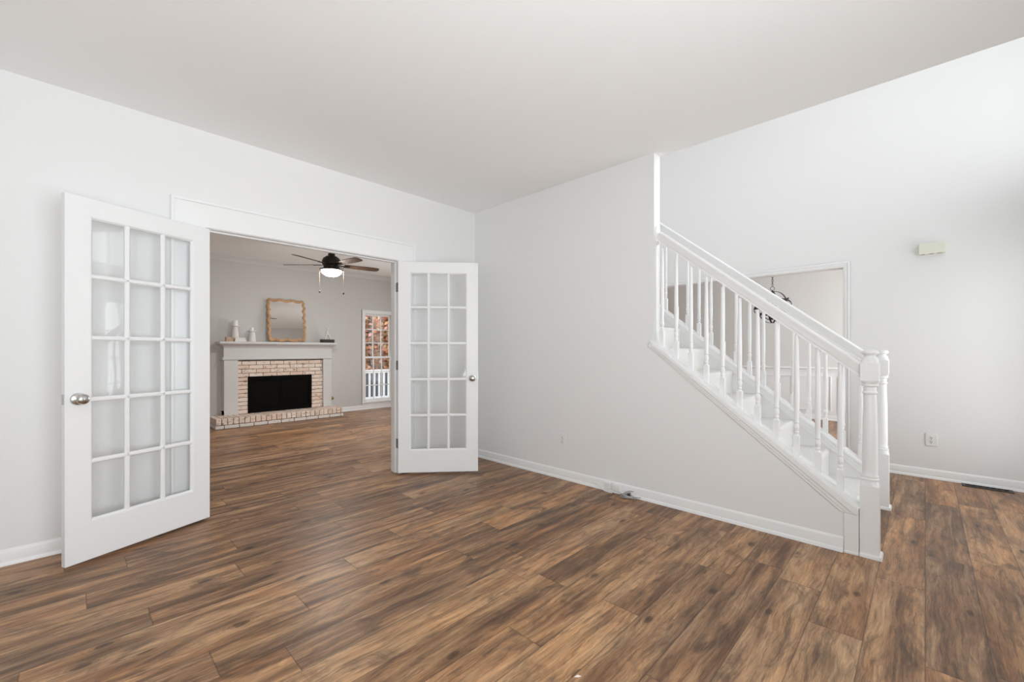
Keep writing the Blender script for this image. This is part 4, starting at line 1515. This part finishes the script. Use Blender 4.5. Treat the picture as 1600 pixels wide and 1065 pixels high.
# wall jacks on the baseboard, their wires
jx = XB - 0.0125
def jack(y0, y1, z0, z1, dep, label):
    t = thing('wall_jack', (jx, (y0 + y1) / 2, z0), label, 'wall jack', 'white jack boxes on the baseboard')
    MB().box(jx - dep, jx, y0, y1, z0, z1).build('housing', M['plate'], t, 0.0025)
    MB().box(jx - dep - 0.0015, jx - dep, (y0 + y1) / 2 - 0.012, (y0 + y1) / 2 + 0.012, z0 + 0.018, z1 - 0.012).build('cover', M['plate'], t, 0.001)
jack(1.905, 1.965, 0.024, 0.076, 0.022, 'white jack box on the baseboard, the one nearer the french doors')
jack(1.815, 1.880, 0.020, 0.076, 0.026, 'white jack box on the baseboard, the one nearer the coiled cable')
b = MB()
pts = []
def bez(P, n=24):
    out = []
    for i in range(n + 1):
        t_ = i / n
        q = [Vector(p) for p in P]
        while len(q) > 1:
            q = [q[j].lerp(q[j + 1], t_) for j in range(len(q) - 1)]
        out.append(q[0])
    return out
b.tube(bez([(jx - 0.003, 2.075, 0.046), (jx - 0.010, 2.03, 0.044), (jx - 0.018, 2.005, 0.022), (jx - 0.034, 1.985, 0.004), (jx - 0.036, 1.95, 0.004), (jx - 0.036, 1.88, 0.0035)]), 0.0035, 8)
tag(b.build('wire', M['plate']), 'thin white wire drooping from the baseboard to the jack boxes', 'wire')
b = MB()
random.seed(5)
for k in range(5):
    c0 = Vector((jx - 0.040 - 0.004 * k, 1.735 + 0.004 * math.sin(k * 2.1), 0.005 + 0.006 * k))
    pts = []
    for i in range(30):
        a = 2 * math.pi * i / 30
        rr = 1 + 0.05 * math.sin(3 * a + k)
        pts.append(c0 + Vector((0.026 * rr * math.sin(a), (0.062 - 0.004 * k) * rr * math.cos(a), 0.004 * math.sin(2 * a + k))))
    b.tube(pts, 0.0038, 8, True)
b.tube(bez([(jx - 0.006, 1.70, 0.048), (jx - 0.008, 1.735, 0.052), (jx - 0.014, 1.775, 0.035), (jx - 0.028, 1.785, 0.018), (jx - 0.042, 1.76, 0.03)]), 0.0042, 8)
b.tube(bez([(jx - 0.050, 1.69, 0.024), (jx - 0.034, 1.66, 0.014), (jx - 0.020, 1.63, 0.020)]), 0.0042, 8)
cbl = b.build('coiled_cable', M['greycable'])
tag(cbl, 'small coil of grey cable on the floor against the stair wall baseboard', 'cable')
MB().box(jx - 0.060, jx - 0.022, 1.715, 1.728, 0.002, 0.038).build('cable_tie', M['slot'], cbl, 0.001)

# paint chip on the floor
b = MB()
b.prism([(1.276, 0.920), (1.292, 0.916), (1.296, 0.904), (1.284, 0.909)], 'z', 0.0004, 0.0022)
tag(b.build('paint_chip', M['paper']), 'tiny white paint chip lying on the middle of the plank floor', 'paint chip')

# ------------------------------------------------------------------ outdoors, seen through the family room window
struct('ground', MB().box(-25, 40, 8.36, 60, -0.9, -0.6), M['ground'], 'leaf-strewn back yard outside', 'ground')
dk = thing('deck_railing', (6.5, 10.3, -0.6), 'white deck railing with pickets outside the family room window', 'deck railing')
MB().box(4.0, 9.5, 9.3, 10.4, -0.25, -0.12).build('deck_boards', M['deck'], dk)
MB().box(4.2, 9.2, 10.24, 10.34, 0.62, 0.70).build('top_rail', M['deck'], dk, 0.004)
MB().box(4.2, 9.2, 10.26, 10.32, -0.06, 0.0).build('bottom_rail', M['deck'], dk, 0.004)
pk = None
for i in range(36):
    x = 4.26 + i * 0.135
    if pk is None:
        pk = MB().box(-0.02, 0.02, -0.02, 0.02, 0, 0.64).build('picket', M['deck'], dk, local=True)
        o = pk
    else:
        o = pk.copy()
        COL.objects.link(o)
        o.parent = dk
    o.location = (x - 6.5, 10.29 - 10.3, 0.0 - 0.0 + 0.6)
for x in (4.2, 9.2):
    MB().box(x - 0.06, x + 0.06, 10.23, 10.35, -0.6, 0.80).build('post', M['deck'], dk, 0.004)

fc = thing('board_fence', (8.5, 14.0, -0.6), 'weathered blue-grey board fence beyond the deck railing', 'fence')
b = MB()
for i in range(90):
    b.box(3.0 + i * 0.145, 3.0 + i * 0.145 + 0.135, 14.0, 14.025, -0.6, 0.42 + 0.01 * math.sin(i * 7.3))
b.build('boards', M['bluegrey'], fc)
MB().box(3.0, 16.0, 14.03, 14.09, 0.2, 0.3).build('stringer', M['bark'], fc)

def tree(x, y, hgt, rad, seed, label):
    t = thing('autumn_tree', (x, y, -0.6), label, 'tree', 'autumn trees beyond the fence')
    rnd = random.Random(seed)
    b = MB()
    b.tube([(x, y, -0.65), (x + 0.05, y, hgt * 0.3), (x - 0.05, y, hgt * 0.75)], [0.16, 0.12, 0.05], 10)
    for k in range(10):
        a = rnd.uniform(0, 6.28)
        z0 = rnd.uniform(0.1, hgt * 0.6)
        b.tube([(x, y, z0), (x + math.cos(a) * rad * 0.4, y + math.sin(a) * rad * 0.4, z0 + 0.5), (x + math.cos(a) * rad * 0.85, y + math.sin(a) * rad * 0.85, z0 + 0.9)], [0.05, 0.035, 0.012], 6)
    b.build('trunk', M['bark'], t)
    b = MB()
    for k in range(4200):
        u_, v_ = rnd.uniform(-1, 1), rnd.uniform(0, 6.28)
        rr = rad * rnd.uniform(0.35, 1.0) ** 0.6
        q = math.sqrt(1 - u_ * u_)
        p = Vector((x + rr * q * math.cos(v_), y + rr * q * math.sin(v_), hgt * 0.45 + rr * u_ * hgt * 0.5 / rad))
        if p.z < -0.55:
            continue
        n_ = Vector((rnd.uniform(-1, 1), rnd.uniform(-1, 1), rnd.uniform(-1, 1))).normalized()
        e1 = n_.orthogonal().normalized() * rnd.uniform(0.06, 0.12) * rad / 1.5
        e2 = n_.cross(e1).normalized() * rnd.uniform(0.05, 0.09) * rad / 1.5
        b.face([p - e1, p - e2, p + e1, p + e2])
    b.build('foliage', M['leaf'], t, smooth=False)

TR = [(8.55, 16.4, 4.6, 1.55), (11.6, 21.4, 6.6, 2.3), (15.4, 28.5, 9.5, 3.4), (5.2, 17.2, 5.0, 1.6), (11.9, 16.6, 5.0, 1.6), (6.6, 23.0, 7.5, 2.4)]
LB = ['autumn tree nearest the fence, straight ahead through the window', 'autumn tree in the second row behind the fence', 'tallest autumn tree at the very back of the yard',
      'autumn tree near the fence, toward the fireplace side', 'autumn tree near the fence, away from the fireplace', 'autumn tree of the second row, toward the fireplace side']
for i, (a, l) in enumerate(zip(TR, LB)):
    tree(*a, 20 + i, l)
